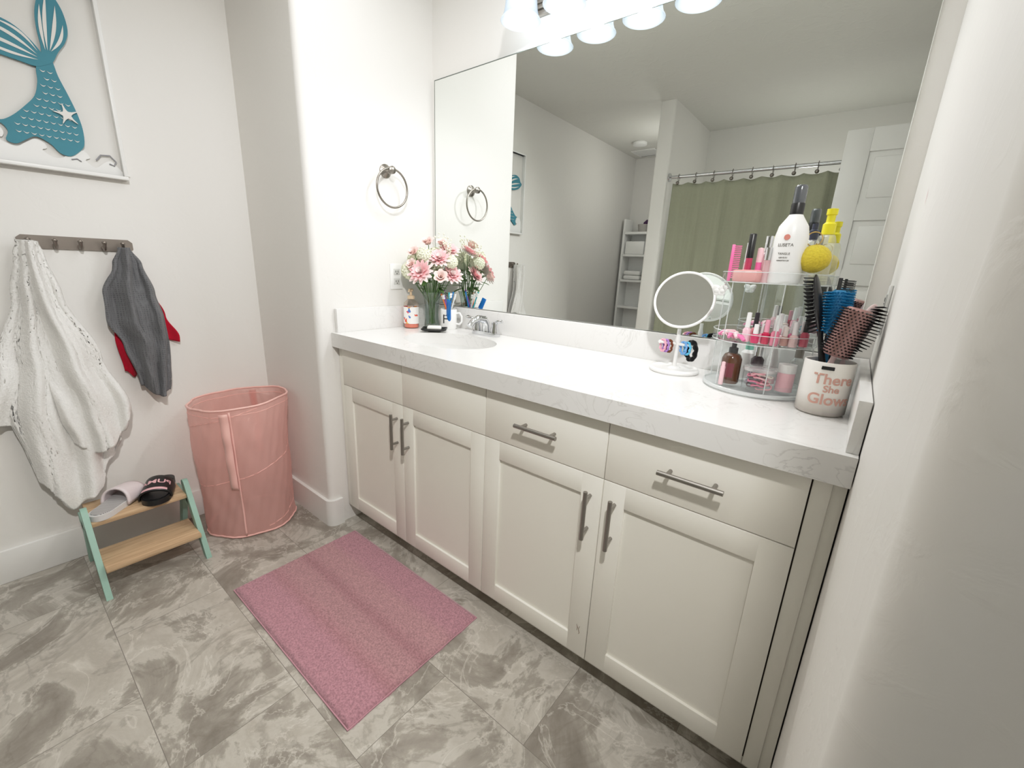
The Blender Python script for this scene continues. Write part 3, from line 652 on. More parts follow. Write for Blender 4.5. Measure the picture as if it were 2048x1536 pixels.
O('folded_towel',MB().box(-0.10,0.10,-0.08,0.09,0,0.05,0.02),m_shw,loc=(-0.36,-3.37,1.125),label='folded white towel on the shelf unit',cat='towel',group='folded towels on shelf')
O('folded_towel',MB().box(-0.10,0.10,-0.08,0.088,0,0.05,0.02),m_shw,loc=(-0.36,-3.37,1.1755),label='folded white towel on the shelf unit',cat='towel',group='folded towels on shelf')
mb=MB(); mb.lathe([(0,0),(0.06,0),(0.075,0.08),(0.07,0.08),(0.056,0.004)],24); O('small_basket',mb,M('basket_grey',(180,176,170),0.7),loc=(-0.30,-3.36,1.645),label='small grey basket on the shelf unit',cat='basket')
mb=MB(); mb.tube([(0,0,0),(0.01,0,0.09),(0.03,0.01,0.12)],[0.02,0.025,0.008],12); O('purple_bottle',mb,M('purple_plastic',(70,30,80),0.3),loc=(-0.30,-3.36,1.653),label='small purple bottle in basket',cat='bottle')
# ---------------------------------------------------------------- counter items
CZ=0.91
sb=T('soap_dispenser','clear hand soap bottle with floral label and pump','soap dispenser',(0.073,-0.206,CZ))
pr=[(0,0),(0.033,0),(0.036,0.004),(0.036,0.10),(0.033,0.118),(0.018,0.132),(0.014,0.138),(0,0.138)]
O('bottle',MB().lathe(pr,32),clear('clear_pet',(250,244,240),0.05),parent=sb)
O('liquid_soap',MB().lathe([(0,0.003),(0.031,0.003),(0.033,0.006),(0.033,0.03),(0,0.03)],32),M('coral_soap',(238,140,120),0.2),parent=sb)
def colordots(name,basec,cols,scale=60):
    m,nt,out=newmat(name); N=nt.nodes.new; L=nt.links.new
    tc=N('ShaderNodeTexCoord'); v=N('ShaderNodeTexVoronoi'); v.inputs['Scale'].default_value=scale; L(tc.outputs['Object'],v.inputs['Vector'])
    n=N('ShaderNodeTexNoise'); n.inputs['Scale'].default_value=scale*0.7; L(tc.outputs['Object'],n.inputs['Vector'])
    r=N('ShaderNodeValToRGB'); r.color_ramp.interpolation='CONSTANT'; e=r.color_ramp.elements
    e[0].position=0;e[0].color=lin(cols[0])+(1,);e[1].position=1.0/len(cols);e[1].color=lin(cols[1])+(1,)
    for i in range(2,len(cols)):
        x=e.new(i/len(cols)); x.color=lin(cols[i])+(1,)
    sp=N('ShaderNodeSeparateColor'); L(v.outputs['Color'],sp.inputs[0]); L(sp.outputs[0],r.inputs[0])
    g=N('ShaderNodeMath'); g.operation='GREATER_THAN'; g.inputs[1].default_value=0.56; L(n.outputs['Fac'],g.inputs[0])
    mx=N('ShaderNodeMix'); mx.data_type='RGBA'; L(g.outputs[0],mx.inputs['Factor']); mx.inputs['A'].default_value=lin(basec)+(1,); L(r.outputs[0],mx.inputs['B'])
    b=N('ShaderNodeBsdfPrincipled'); b.inputs['Roughness'].default_value=0.4; L(mx.outputs['Result'],b.inputs['Base Color']); L(b.outputs[0],out.inputs[0]); return m
O('label_wrap',MB().lathe([(0.0364,0.022),(0.0367,0.022),(0.0367,0.10),(0.0364,0.10)],32),colordots('floral_label',(240,238,235),[(235,90,60),(80,120,190),(240,180,90),(220,70,90)]),parent=sb)
m_pump=M('beige_pump',(212,188,160),0.35)
O('pump',MB().lathe([(0,0.136),(0.017,0.136),(0.017,0.15),(0.006,0.153),(0.005,0.17),(0.011,0.172),(0.011,0.182),(0,0.184)],24).tube([(0,0,0.176),(0.015,-0.02,0.178),(0.022,-0.03,0.172)],[0.007,0.005,0.004],10),m_pump,parent=sb)
vs=T('glass_vase','clear fluted glass flower vase','vase',(0.13,-0.128,CZ))
mb=MB(); prof=[(0.0,0.0),(0.033,0.0),(0.035,0.01),(0.030,0.05),(0.030,0.09),(0.036,0.14),(0.046,0.17)]
def vf(u,v):
    i=v*(len(prof)-1); k=min(int(i),len(prof)-2); f=i-k
    r=prof[k][0]*(1-f)+prof[k+1][0]*f; z=prof[k][1]*(1-f)+prof[k+1][1]*f; a=2*pi*u
    r*=1+0.05*math.cos(12*a); return (r*math.cos(a),r*math.sin(a),z)
mb.grid(96,(len(prof)-1)*2,vf); O('vase_body',mb,clear('vase_glass',(225,235,232),0.12,0.6),parent=vs,ang=60)
m_leaf=M('leaf_green',(92,128,70),0.55,var=0.25,scale=30); m_stem=M('stem_green',(86,120,66),0.6)
m_p1=M('dahlia_pink',(250,192,196),0.6,var=0.08); m_p2=M('dahlia_pale',(255,232,230),0.6,var=0.04); m_cream=M('hydrangea_cream',(240,241,218),0.6,var=0.06); m_rose=M('rose_peach',(250,222,216),0.6,var=0.05)
def petal(mb,Tm,L,w,cup,tip=0.4,pw=0.7):
    def f(u,v):
        x=(u-0.5)*2; ww=w*(math.sin(pi*min(1,(0.12+0.88*v)**0.8*0.93))**pw)
        return (x*ww,L*v, cup*math.sin(v*pi*0.6)*L*0.5-abs(x)*-0.25*ww+ tip*0.12*L*v*v)
    mb.grid(2,5,f,Tm)
def bloom(R,kind):
    mb=MB()
    if kind=='dahlia':
        for k,(n,l,el) in enumerate(((13,1.0,0.05),(12,0.88,0.3),(10,0.68,0.6),(8,0.45,0.95),(5,0.28,1.25))):
            mb.mi=1 if k in(0,3,4) else 0
            for i in range(n):
                a=2*pi*i/n+k*0.4+random.uniform(-.06,.06)
                Tm=Matrix.Rotation(a,4,'Z')@Matrix.Translation((0,0.002,0.004+0.003*k))@Matrix.Rotation(el+random.uniform(-.08,.08),4,'X')
                petal(mb,Tm,R*l*1.05,R*0.2,0.2,pw=0.8)
    elif kind=='rose':
        for k,(n,l,el) in enumerate(((6,0.9,0.35),(5,0.8,0.8),(4,0.65,1.15),(3,0.5,1.4))):
            for i in range(n):
                a=2*pi*i/n+k*0.6
                Tm=Matrix.Rotation(a,4,'Z')@Matrix.Translation((0,0.003,0.0))@Matrix.Rotation(el,4,'X')
                petal(mb,Tm,R*l,R*0.42,0.5)
    else:
        for i in range(46):
            z=1-1.35*(i+.5)/46; a=i*2.39996; r=math.sqrt(max(0,1-z*z)); d=Vector((r*math.cos(a),r*math.sin(a),z))
            B=Matrix.Translation(d*R*0.8)@d.to_track_quat('Z','Y').to_matrix().to_4x4()
            for j in range(4):
                petal(mb,B@Matrix.Rotation(j*pi/2+i,4,'Z')@Matrix.Rotation(0.15,4,'X'),R*0.34,R*0.15,0.1)
        mb.sphere((0,0,0),R*0.75,12,8)
    return mb
V0=Vector((0.13,-0.128,CZ))
fl=[('dahlia',(0.165,-0.215,0.255),0.060),('dahlia',(0.20,-0.14,0.315),0.052),('rose',(0.135,-0.15,0.385),0.040),('rose',(0.235,-0.165,0.24),0.040),
    ('hydra',(0.070,-0.16,0.31),0.052),('dahlia',(0.185,-0.07,0.35),0.05),('dahlia',(0.215,-0.08,0.245),0.05),('hydra',(0.10,-0.075,0.335),0.044),('hydra',(0.17,-0.135,0.30),0.038),('rose',(0.105,-0.205,0.34),0.036),('hydra',(0.235,-0.1,0.31),0.032),('hydra',(0.09,-0.22,0.265),0.044),('hydra',(0.155,-0.19,0.335),0.036),('rose',(0.17,-0.10,0.385),0.034),('rose',(0.125,-0.235,0.29),0.030)]
for kd,(fx,fy,fz),R in fl:
    c=Vector((fx,fy,CZ+fz)); nm={'dahlia':'dahlia_flower','rose':'rose_flower','hydra':'hydrangea_flower'}[kd]
    lb={'dahlia':'pink artificial dahlia in the glass vase','rose':'pale peach artificial rose in the glass vase','hydra':'cream green hydrangea sprig in the vase'}[kd]
    f=T(nm,lb,'flower',tuple(V0+Vector((0,0,0.02))),group='artificial flowers in vase')
    loc=c-f.location
    d=Vector((c.x-0.14,c.y+0.13-0.06,0.08+c.z-CZ-0.24)).normalized(); d=(d+Vector((0.35,-0.35,0.15))).normalized()
    o=O('bloom',bloom(R,kd),{'dahlia':[m_p1,m_p2],'rose':[m_rose],'hydra':[m_cream]}[kd],parent=f,loc=loc,ang=180); o.rotation_euler=d.to_track_quat('Z','Y').to_euler()
    b0=Vector((random.uniform(-.012,.012),random.uniform(-.012,.012),0)); nk=Vector(((loc.x)*0.16,(loc.y)*0.16,0.10))
    mb=MB(); mb.tube([b0,nk,nk*0.4+loc*0.6-Vector((0,0,0.01)),loc-d*0.004],0.0018,6); O('stem',mb,m_stem,parent=f)
lv=T('leaf_spray','green artificial leaves around the bouquet','leaves',tuple(V0+Vector((0,0,0.02))),group='artificial flowers in vase')
mb=MB()
for i in range(34):
    a=i*2.4; r=random.uniform(0.03,0.065); z=random.uniform(0.15,0.26); el=random.uniform(0.0,0.9)
    B=Matrix.Translation((r*math.cos(a)+0.01,r*math.sin(a),z))@Matrix.Rotation(a-pi/2,4,'Z')@Matrix.Rotation(el-0.5,4,'X')
    petal(mb,B,random.uniform(.035,.06),0.014,0.1,-0.6)
    mb.tube([(0,0,0.08),(r*0.5*math.cos(a),r*0.5*math.sin(a),0.13),(r*math.cos(a)+.01,r*math.sin(a),z)],0.001,5)
O('leaf_cluster',mb,m_leaf,parent=lv,kind='stuff',ang=180)
for k in range(4):
    mb=MB()
    for i in range(22):
        p=Vector((random.gauss(0,.018),random.gauss(0,.018),random.gauss(0,.025))); mb.sphere(p,0.004,8,6); mb.tube([(0,0,-0.06),p],0.0006,4)
    q=[(-0.06,-0.03,0.3),(0.09,0.03,0.35),(0.02,0.05,0.38),(-0.05,-0.07,0.26)][k]
    s_=T('filler_sprig','pale green filler sprig in the bouquet','flower',tuple(V0+Vector((0,0,0.02))),group='artificial flowers in vase')
    O('sprig_buds',mb,m_cream,parent=s_,loc=q,kind='stuff')
    O('stem',MB().tube([(0,0,0.0),(q[0]*.15,q[1]*.15,0.1),(q[0],q[1],q[2]-0.06)],0.0012,6),m_stem,parent=s_)
sdish=T('soap_dish','black square soap dish with white bar','soap dish',(0.235,-0.205,CZ),(0,0,0.75))
mb=MB()
def dish(u,v):
    x=(u-.5)*2;y=(v-.5)*2; r=max(abs(x),abs(y)); return (x*0.056,y*0.042,0.006+0.010*r**4)
mb.grid(16,16,dish); O('dish',mb,m_black,parent=sdish,solid=0.004,ang=180)
mb=MB(); mb.lathe([(0,0),(0.03,0),(0.03,0.004),(0,0.004)],24,sy=0.7); O('dish_foot',mb,m_black,parent=sdish)
O('soap_bar',MB().box(-0.032,0.032,-0.02,0.02,0,0.018,0.008,seg=3),M('soap_white',(240,240,235),0.4),loc=(0.235,-0.205,CZ+0.0095),rot=(0,0,0.75),label='white bar of soap on the black dish',cat='soap')
def mugobj(name,label,loc,r,h,rz,mat):
    o=T(name,label,'mug',loc,(0,0,rz)); mb=MB()
    mb.lathe([(0,0),(r*0.9,0),(r,0.006),(r,h-0.002),(r-0.0015,h),(r-0.004,h-0.002),(r-0.004,0.008),(0,0.006)],40); O('mug_body',mb,mat,parent=o); return o
mg=mugobj('toothbrush_mug','white ceramic mug with black letter holding toothbrushes',(0.20,-0.085,CZ),0.04,0.095,0.5,m_ceramic)
O('mug_handle',MB().tube([(0.038,0,0.075),(0.055,0,0.078),(0.066,0,0.062),(0.066,0,0.038),(0.055,0,0.024),(0.038,0,0.026)],0.005,10),m_ceramic,parent=mg)
mb=MB(); wraptext(mb,'F',0.06,0.04,0.048,-0.1); O('mug_lettering',mb,m_black,parent=mg)
tbc=[(240,240,240),(40,130,200),(140,80,170),(235,120,60),(60,170,180)]
for i,cc in enumerate(tbc):
    a=i*1.3+0.4; b=Vector((0.20+0.018*math.cos(a+2.5),-0.085+0.018*math.sin(a+2.5),CZ+0.012)); t=Vector((0.20+0.036*math.cos(a),-0.085+0.036*math.sin(a),CZ+0.165+0.008*(i%3)))
    o=T('toothbrush','toothbrush standing in white mug','toothbrush',tuple(b),group='toothbrushes in the mug'); t=t-b
    O('brush_handle',MB().tube([(0,0,0),t*0.4,t*0.75,t],[0.0045,0.0055,0.003,0.0045],8),M('toothbrush_colour',cc,0.35),parent=o)
    q=t*0.93; n=Vector((math.cos(a+2),math.sin(a+2),0.1)).normalized(); mb=MB()
    mb.tube([q,q+n*0.012],0.0055,8); mb.tube([q-t.normalized()*0.01,q-t.normalized()*0.01+n*0.011],0.0055,8); O('brush_bristles',mb,m_white,parent=o)
tp=T('toothpaste_tube','blue and white toothpaste tube standing in mug','toothpaste',(0.21,-0.095,CZ+0.012),(0.25,0.3,0))
O('tube_body',MB().grid(16,8,lambda u,v:(math.cos(2*pi*u)*0.014,math.sin(2*pi*u)*(0.011*(1-v)+0.001),0.02+0.12*v)),M('toothpaste_blue',(20,110,190),0.3),parent=tp,solid=0.001)
O('tube_cap',MB().lathe([(0,0),(0.01,0),(0.011,0.02),(0,0.022)],16),m_white,parent=tp)
# ---------------------------------------------------------------- makeup mirror
MX,MY=1.300,-0.130
mk=T('makeup_mirror','round white tabletop makeup mirror on pedestal','mirror',(MX,MY,CZ))
O('mirror_base',MB().lathe([(0,0),(0.072,0),(0.076,0.004),(0.076,0.009),(0.07,0.014),(0.066,0.011),(0.02,0.012),(0.014,0.018),(0,0.018)],40),m_white,parent=mk)
O('mirror_stem',MB().lathe([(0,0.015),(0.007,0.015),(0.0055,0.03),(0.0055,0.09),(0.009,0.10),(0.006,0.115),(0.006,0.135),(0,0.135)],20),m_white,parent=mk)
O('accessory_bar',MB().tube([(-0.055,0,0.088),(0.055,0,0.088)],0.0045,12).sphere((-0.056,0,0.088),0.006,10,8).sphere((0.056,0,0.088),0.006,10,8),m_white,parent=mk)
hd=O('mirror_rim',MB().tube([(0.0865*math.cos(a),0,0.0865*math.sin(a)) for a in np.linspace(0,2*pi,65)[:-1]],0.0042,10,closed=True),m_white,parent=mk,loc=(0,0,0.226),rot=(math.radians(-20),0,0.1))
O('mirror_glass',MB().lathe([(0,0),(0.084,0),(0.084,0.003),(0,0.003)],48,Matrix.Translation((0,0.0015,0))@Matrix.Rotation(pi/2,4,'X')),m_mirror,parent=hd)
ht=[(-0.045,(240,170,190)),(-0.035,(170,130,200)),(-0.024,(110,60,40)),(0.02,(120,170,230)),(0.032,(100,190,230)),(0.045,(15,15,18))]
for x,c in ht:
    big=c[0]==15; R=0.028 if big else 0.019; r=0.007 if big else 0.0035
    mb=MB(); n=40
    mb.tube([(0.0015*math.sin(8*a) ,R*0.75*math.sin(a),-R+0.001+R*math.cos(a)-0.0) for a in np.linspace(0,2*pi,n+1)[:-1]],[r*(1+0.15*math.sin(5*i)) for i in range(n)],8,closed=True)
    O('hair_tie',mb,clothmat('tie_fabric',c,scale=500),loc=(MX+x*1.0,MY,CZ+0.088+0.0045+r),rot=(0,0,0.9),label=('black scrunchie' if big else 'small coloured elastic hair tie')+' hanging on mirror stand bar',cat='hair tie',group='hair ties on the mirror stand')
# ---------------------------------------------------------------- acrylic organizer
OX,OY=1.535,-0.165
og=T('acrylic_organizer','clear acrylic tiered rotating cosmetics organizer','organizer',(OX,OY,CZ))
m_acr=clear('clear_acrylic',(250,252,252),0.03,0.35,milky=0.03); m_acre=clear('acrylic_edge',(244,248,248),0.15,0.3,milky=0.5)
O('turntable_base',MB().lathe([(0,0.003),(0.128,0.003),(0.132,0.006),(0.132,0.012),(0.128,0.014)],48),m_acre,parent=og)
for z,r in ((0.135,0.125),(0.288,0.125)):
    tr_=O('shelf_tray',MB().lathe([(0,z),(r,z),(r,z+0.026)],48),m_acr,parent=og)
    O('tray_rim',MB().tube([(r*math.cos(a),r*math.sin(a),z+0.026) for a in np.linspace(0,2*pi,61)[:-1]],0.0010,6,closed=True).tube([(r*math.cos(a),r*math.sin(a),z) for a in np.linspace(0,2*pi,61)[:-1]],0.0010,6,closed=True),m_acre,parent=tr_)
O('base_rim',MB().lathe([(0.128,0.014),(0.13,0.036)],48),m_acr,parent=og)
for i in range(6):
    a=pi/6+i*pi/3+0.35; T1=Matrix.Rotation(a,4,'Z')
    for z0,z1 in ((0.014,0.135),(0.137,0.288)):
        mb=MB(); mb.add([(0.05,0,z0),(0.122,0,z0),(0.122,0,z1),(0.05,0,z1)],[[0,1,2,3]],T1); dp=O('divider_panel',mb,m_acr,parent=og)
        mb=MB(); mb.tube([T1@Vector((0.122,0,z0)),T1@Vector((0.122,0,z1))],0.0014,6); O('panel_edge',mb,m_acre,parent=dp)
mb=MB(); 
for s in (-1,1):
    for (l,an) in ((0.022,0.6),(0.016,-0.5)):
        petal(mb,Matrix.Translation((-0.118,-0.05,0.262))@Matrix.Rotation(pi/2,4,'X')@Matrix.Rotation(-s*(pi/2-an),4,'Z'),l,0.010,0.05)
O('butterfly_ornament',mb,m_white,parent=og,solid=0.001)
def bottle(name,label,x,y,z,prof,mat,capprof,capmat,cat='bottle',group=None):
    o=T(name,label,cat,(x,y,z),group=group)
    O('bottle_body',MB().lathe(prof,28),mat,parent=o); 
    if capprof: O('cap',MB().lathe(capprof,24),capmat,parent=o)
    return o
TZ=CZ+0.2895
hb=bottle('spray_bottle','white hair detangler spray bottle with black sprayer',1.562,-0.225,TZ,[(0,0),(0.034,0),(0.036,0.004),(0.036,0.11),(0.031,0.135),(0.018,0.155),(0.014,0.162),(0,0.162)],m_white,[(0,0.160),(0.0145,0.160),(0.0145,0.185),(0.012,0.19),(0.012,0.205),(0,0.205)],m_black)
O('dust_cap',MB().lathe([(0.0135,0.186),(0.0135,0.222),(0.011,0.227),(0,0.227)],24),clear('smoky_cap',(110,116,124),0.1,milky=0.4),parent=hb)
m_ltx=M('grey_print',(120,118,116),0.5); m_gold=M('rose_gold_print',(220,172,158),0.45,0.0); m_emb=M('emblem_rose',(206,130,118),0.5)
mb=MB(); wraptext(mb,'LUSETA',0.010,0.036,0.09,-0.15); wraptext(mb,'TANGLE',0.007,0.036,0.070,-0.15); wraptext(mb,'LEAVE-IN',0.0045,0.036,0.061,-0.15); wraptext(mb,'CONDITIONER',0.004,0.036,0.054,-0.15)
O('bottle_lettering',mb,m_ltx,parent=hb)
mb=MB(); mb.lathe([(0,0),(0.0065,0),(0.0065,0.0006),(0,0.0006)],20,Matrix.Translation((-0.0045,-0.0365,0.108))@Matrix.Rotation(pi/2,4,'X')); O('round_emblem',mb,m_emb,parent=hb)
m_yel=M('yellow_cap',(240,226,40),0.4); m_clr=clear('clear_bottle',(244,246,244),0.1,milky=0.15)
bottle('body_mist_bottle','clear spray bottle with bright yellow sprayer',1.628,-0.155,TZ,[(0,0),(0.020,0),(0.021,0.004),(0.021,0.105),(0.017,0.118),(0.012,0.122),(0,0.122)],clear('mist_liquid',(251,251,238),0.08,milky=0.15),[(0,0.121),(0.014,0.121),(0.014,0.145),(0.009,0.150),(0.009,0.165),(0.0115,0.167),(0.0115,0.18),(0,0.182)],m_yel)
bottle('small_spray_bottle','small clear spray bottle with dark cap',1.595,-0.105,TZ,[(0,0),(0.019,0),(0.02,0.004),(0.02,0.10),(0.012,0.112),(0,0.112)],m_clr,[(0,0.11),(0.011,0.11),(0.011,0.135),(0.007,0.138),(0.007,0.152),(0,0.153)],M('dark_blue_cap',(50,55,75),0.3))
bottle('lip_gloss','slim lip gloss tube with black cap',1.476,-0.215,TZ,[(0,0),(0.008,0),(0.008,0.06),(0,0.06)],M('berry_gloss',(170,60,90),0.2),[(0,0.06),(0.0085,0.06),(0.0085,0.118),(0.007,0.12),(0,0.12)],m_black,cat='lip gloss')
bottle('perfume_bottle','small perfume bottle with silver cap',1.508,-0.16,TZ,[(0,0),(0.017,0),(0.017,0.07),(0.008,0.08),(0,0.08)],clear('perfume_glass',(245,215,220),0.1,milky=0.3),[(0,0.079),(0.011,0.079),(0.011,0.118),(0,0.118)],m_chrome,cat='perfume')
bottle('perfume_bottle','short pink perfume bottle',1.54,-0.115,TZ,[(0,0),(0.017,0),(0.017,0.06),(0.008,0.07),(0,0.07)],clear('pink_glass',(240,170,190),0.1,milky=0.4),[(0,0.069),(0.009,0.069),(0.009,0.10),(0,0.10)],m_white,cat='perfume')
m_hot=M('hot_pink',(238,110,165),0.35); m_ppk=M('pale_pink',(246,200,207),0.4)
bottle('lip_balm','bright pink lip balm tube',1.498,-0.205,TZ,[(0,0),(0.007,0),(0.007,0.05),(0,0.05)],m_hot,[(0,0.05),(0.0072,0.05),(0.0072,0.085),(0,0.087)],m_ppk,cat='lip balm')
bottle('lip_balm','white lip balm tube',1.52,-0.20,TZ,[(0,0),(0.007,0),(0.007,0.045),(0,0.045)],m_white,[(0,0.045),(0.0072,0.045),(0.0072,0.07),(0,0.072)],m_ppk,cat='lip balm')
bottle('white_tube','white cosmetic tube with silver cap',1.592,-0.185,TZ,[(0,0),(0.012,0),(0.012,0.055),(0,0.055)],m_white,[(0,0.055),(0.0115,0.055),(0.0115,0.08),(0,0.08)],m_chrome,cat='cosmetic tube')
bottle('mascara_tube','rose pink mascara tube',1.465,-0.18,TZ,[(0,0),(0.007,0),(0.007,0.05),(0,0.05)],m_ppk,[(0,0.05),(0.0072,0.05),(0.0065,0.10),(0,0.10)],m_chrome,cat='mascara')
bottle('perfume_bottle','slim clear perfume atomiser with silver cap',1.522,-0.235,TZ,[(0,0),(0.009,0),(0.009,0.055),(0,0.055)],clear('rose_atomiser',(250,225,228),0.1,milky=0.35),[(0,0.055),(0.0092,0.055),(0.0092,0.085),(0,0.085)],m_chrome,cat='perfume')
# plain fuzzy pom-pom keychain
pk=T('pompom_keychain','fuzzy yellow pom-pom keychain with gold ring on tray','keychain',(1.617,-0.222,TZ+0.028))
m_fuzz=clothmat('yellow_fuzz',(222,200,70),scale=260,bump=1.0,var=0.25)
mb=MB()
def fz(u,v):
    a=2*pi*u; p=pi*v; r=0.033+(0.0016*random.random() if 0<v<1 and 0<u<1 else 0)
    return (r*math.sin(p)*math.cos(a),r*math.sin(p)*math.sin(a)*0.9,-r*math.cos(p)*0.95+0.033)
mb.grid(60,40,fz); O('pompom',mb,m_fuzz,parent=pk,ang=180)
mb=MB(); mb.tube([(-0.008+0.016*math.cos(a),0.002*math.sin(2*a),0.078+0.016*math.sin(a)) for a in np.linspace(0,2*pi,33)[:-1]],0.0012,6,closed=True); mb.tube([(0,0,0.062),(-0.002,0,0.068)],0.002,6)
O('key_ring',mb,M('gold_metal',(212,180,110),0.25,1),parent=pk)
cb=T('hair_comb','bright pink plastic comb standing upright','comb',(1.438,-0.195,TZ),(0,0,0.3))
mb=MB(); mb.box(-0.012,-0.004,-0.0015,0.0015,0,0.095,0.001)
for i in range(18): mb.box(-0.004,0.012,-0.001,0.001,0.008+i*0.0048,0.0105+i*0.0048)
O('comb_body',mb,m_hot,parent=cb)
O('makeup_compact',MB().box(-0.034,0.034,-0.012,0.012,0,0.03,0.004),M('rose_compact',(216,152,150),0.4),loc=(1.482,-0.24,TZ),rot=(0,0,-0.45),label='dusty rose makeup compact on top tray',cat='compact')
MZ=CZ+0.1365
pol=[(1.528,-0.245,(206,36,96),(240,240,240)),(1.551,-0.24,(190,24,74),(235,160,180)),(1.573,-0.252,(216,120,145),(240,240,240)),(1.592,-0.228,(180,134,124),(220,210,205)),(1.612,-0.235,(220,188,186),(230,225,225)),(1.632,-0.205,(210,90,110),(60,60,60)),(1.54,-0.215,(240,150,178),(230,230,230)),(1.565,-0.212,(150,40,74),(210,200,200)),(1.505,-0.235,(238,192,205),(240,240,240)),(1.585,-0.20,(250,215,220),(240,240,240)),(1.605,-0.205,(220,100,145),(230,230,230)),(1.52,-0.215,(200,120,130),(50,45,50)),(1.545,-0.19,(235,220,215),(240,240,240)),(1.625,-0.18,(120,90,100),(235,235,235)),(1.57,-0.175,(240,170,190),(245,245,245)),(1.60,-0.16,(90,150,170),(240,240,240))]
for i,(x,y,c,cc) in enumerate(pol):
    hh=1.0+0.22*((i*7)%3-1)
    o=T('nail_polish','small nail polish bottle on the middle tray','nail polish',(x,y,MZ),group='nail polishes on the organizer')
    O('bottle_body',MB().lathe([(0,0),(0.0092,0),(0.0098,0.003),(0.0098,0.026*hh),(0.005,0.031*hh),(0,0.031*hh)],18),M('polish',c,0.15,coat=0.5),parent=o)
    O('cap',MB().lathe([(0,0.0305*hh),(0.0062,0.0305*hh),(0.0055,0.062*hh),(0,0.063*hh)],16),M('polish_cap',cc,0.3),parent=o)
for i in range(5):
    mb=MB(); mb.tube([(-0.022,0,0.004),(-0.01,0.004,0.012),(0.01,0.003,0.012),(0.024,0,0.005)],[0.004,0.006,0.006,0.003],8)
    for k in range(5): mb.tube([(-0.014+k*0.007,0,0.008),(-0.014+k*0.007,-0.008,0.002)],0.0012,5)
    O('hair_clip',mb,[m_hot,m_ppk][i%2],loc=(1.447+0.012*i,-0.175-0.017*i,MZ+0.0005+0.004*(i%2)),rot=(0,0,0.2+0.5*i),label='pink plastic hair claw clip on tray',cat='hair clip',group='hair clips on the middle tray')
BZ=CZ+0.0145
am=bottle('dropper_bottle','amber glass dropper bottle with black cap',1.478,-0.212,BZ,[(0,0),(0.024,0),(0.0255,0.004),(0.0255,0.068),(0.02,0.08),(0.01,0.085),(0,0.085)],M('amber_glass',(86,54,34),0.12,coat=0.6),[(0,0.084),(0.0115,0.084),(0.0115,0.098),(0.006,0.10),(0.0065,0.112),(0,0.117)],m_black)
O('bottle_label',MB().grid(10,1,lambda u,v:(0.0259*math.sin(-0.7+1.2*u),-0.0259*math.cos(-0.7+1.2*u),0.018+0.04*v)),M('wine_label',(112,52,60),0.5),parent=am)
jr=T('hair_tie_jar','round clear jar filled with hair elastics','jar',(1.556,-0.245,BZ))
O('jar_body',MB().lathe([(0,0.001),(0.037,0.001),(0.039,0.003),(0.039,0.052)],36),m_acr,parent=jr)
O('jar_lid',MB().lathe([(0.041,0.053),(0.041,0.060),(0.036,0.063),(0,0.063)],36),clear('jar_lid_clear',(244,242,242),0.12,milky=0.3),parent=jr)
tcs=[(236,170,180),(110,70,80),(214,110,140),(235,225,215),(150,140,150)]
for i in range(16):
    mb=MB(); R=random.uniform(.012,.018); mb.tube([(R*math.cos(a),R*math.sin(a),0.0015*math.sin(3*a)) for a in np.linspace(0,2*pi,25)[:-1]],0.0019,6,closed=True)
    an=i*2.4; rr=0.014
    O('hair_elastic',mb,M('elastic',tcs[i%5],0.7),loc=(1.556+rr*math.cos(an),-0.245+rr*math.sin(an),BZ+0.009+0.0024*i),rot=(random.uniform(-.25,.25),random.uniform(-.25,.25),0),label='thin elastic hair tie inside clear jar',cat='hair tie',group='hair elastics in the jar')
bottle('cosmetic_jar','small pink cosmetic jar with white lid',1.61,-0.20,BZ,[(0,0),(0.02,0),(0.02,0.05),(0,0.05)],m_ppk,[(0,0.05),(0.021,0.05),(0.021,0.072),(0,0.072)],m_white)
bottle('clear_serum_bottle','clear serum bottle with grey cap',1.625,-0.14,BZ,[(0,0),(0.018,0),(0.018,0.075),(0.008,0.085),(0,0.085)],m_clr,[(0,0.084),(0.01,0.084),(0.01,0.11),(0,0.11)],m_nickel)
bottle('lotion_bottle','teal capped lotion bottle',1.50,-0.11,BZ,[(0,0),(0.02,0),(0.02,0.075),(0.01,0.085),(0,0.085)],m_white,[(0,0.084),(0.011,0.084),(0.011,0.108),(0,0.108)],M('seafoam_cap',(130,200,180),0.4))
bottle('cream_tube','white cream tube standing on its cap',1.565,-0.13,BZ,[(0,0.02),(0.017,0.02),(0.015,0.06),(0.006,0.11),(0,0.11)],m_white,[(0,0),(0.015,0),(0.015,0.02),(0,0.02)],m_ppk,cat='cream tube')
bottle('dark_cosmetic_bottle','small dark cosmetic bottle with silver cap',1.535,-0.175,BZ,[(0,0),(0.016,0),(0.016,0.07),(0.008,0.08),(0,0.08)],M('smoky_glass',(70,62,66),0.15),[(0,0.079),(0.010,0.079),(0.010,0.108),(0,0.108)],m_chrome)
lbm=T('lipstick','slim white and pink lipstick tube near the rim','lipstick',(1.468,-0.256,BZ))
O('tube',MB().lathe([(0,0),(0.006,0),(0.006,0.05),(0.005,0.05),(0.005,0.062),(0,0.064)],14),m_ppk,parent=lbm)
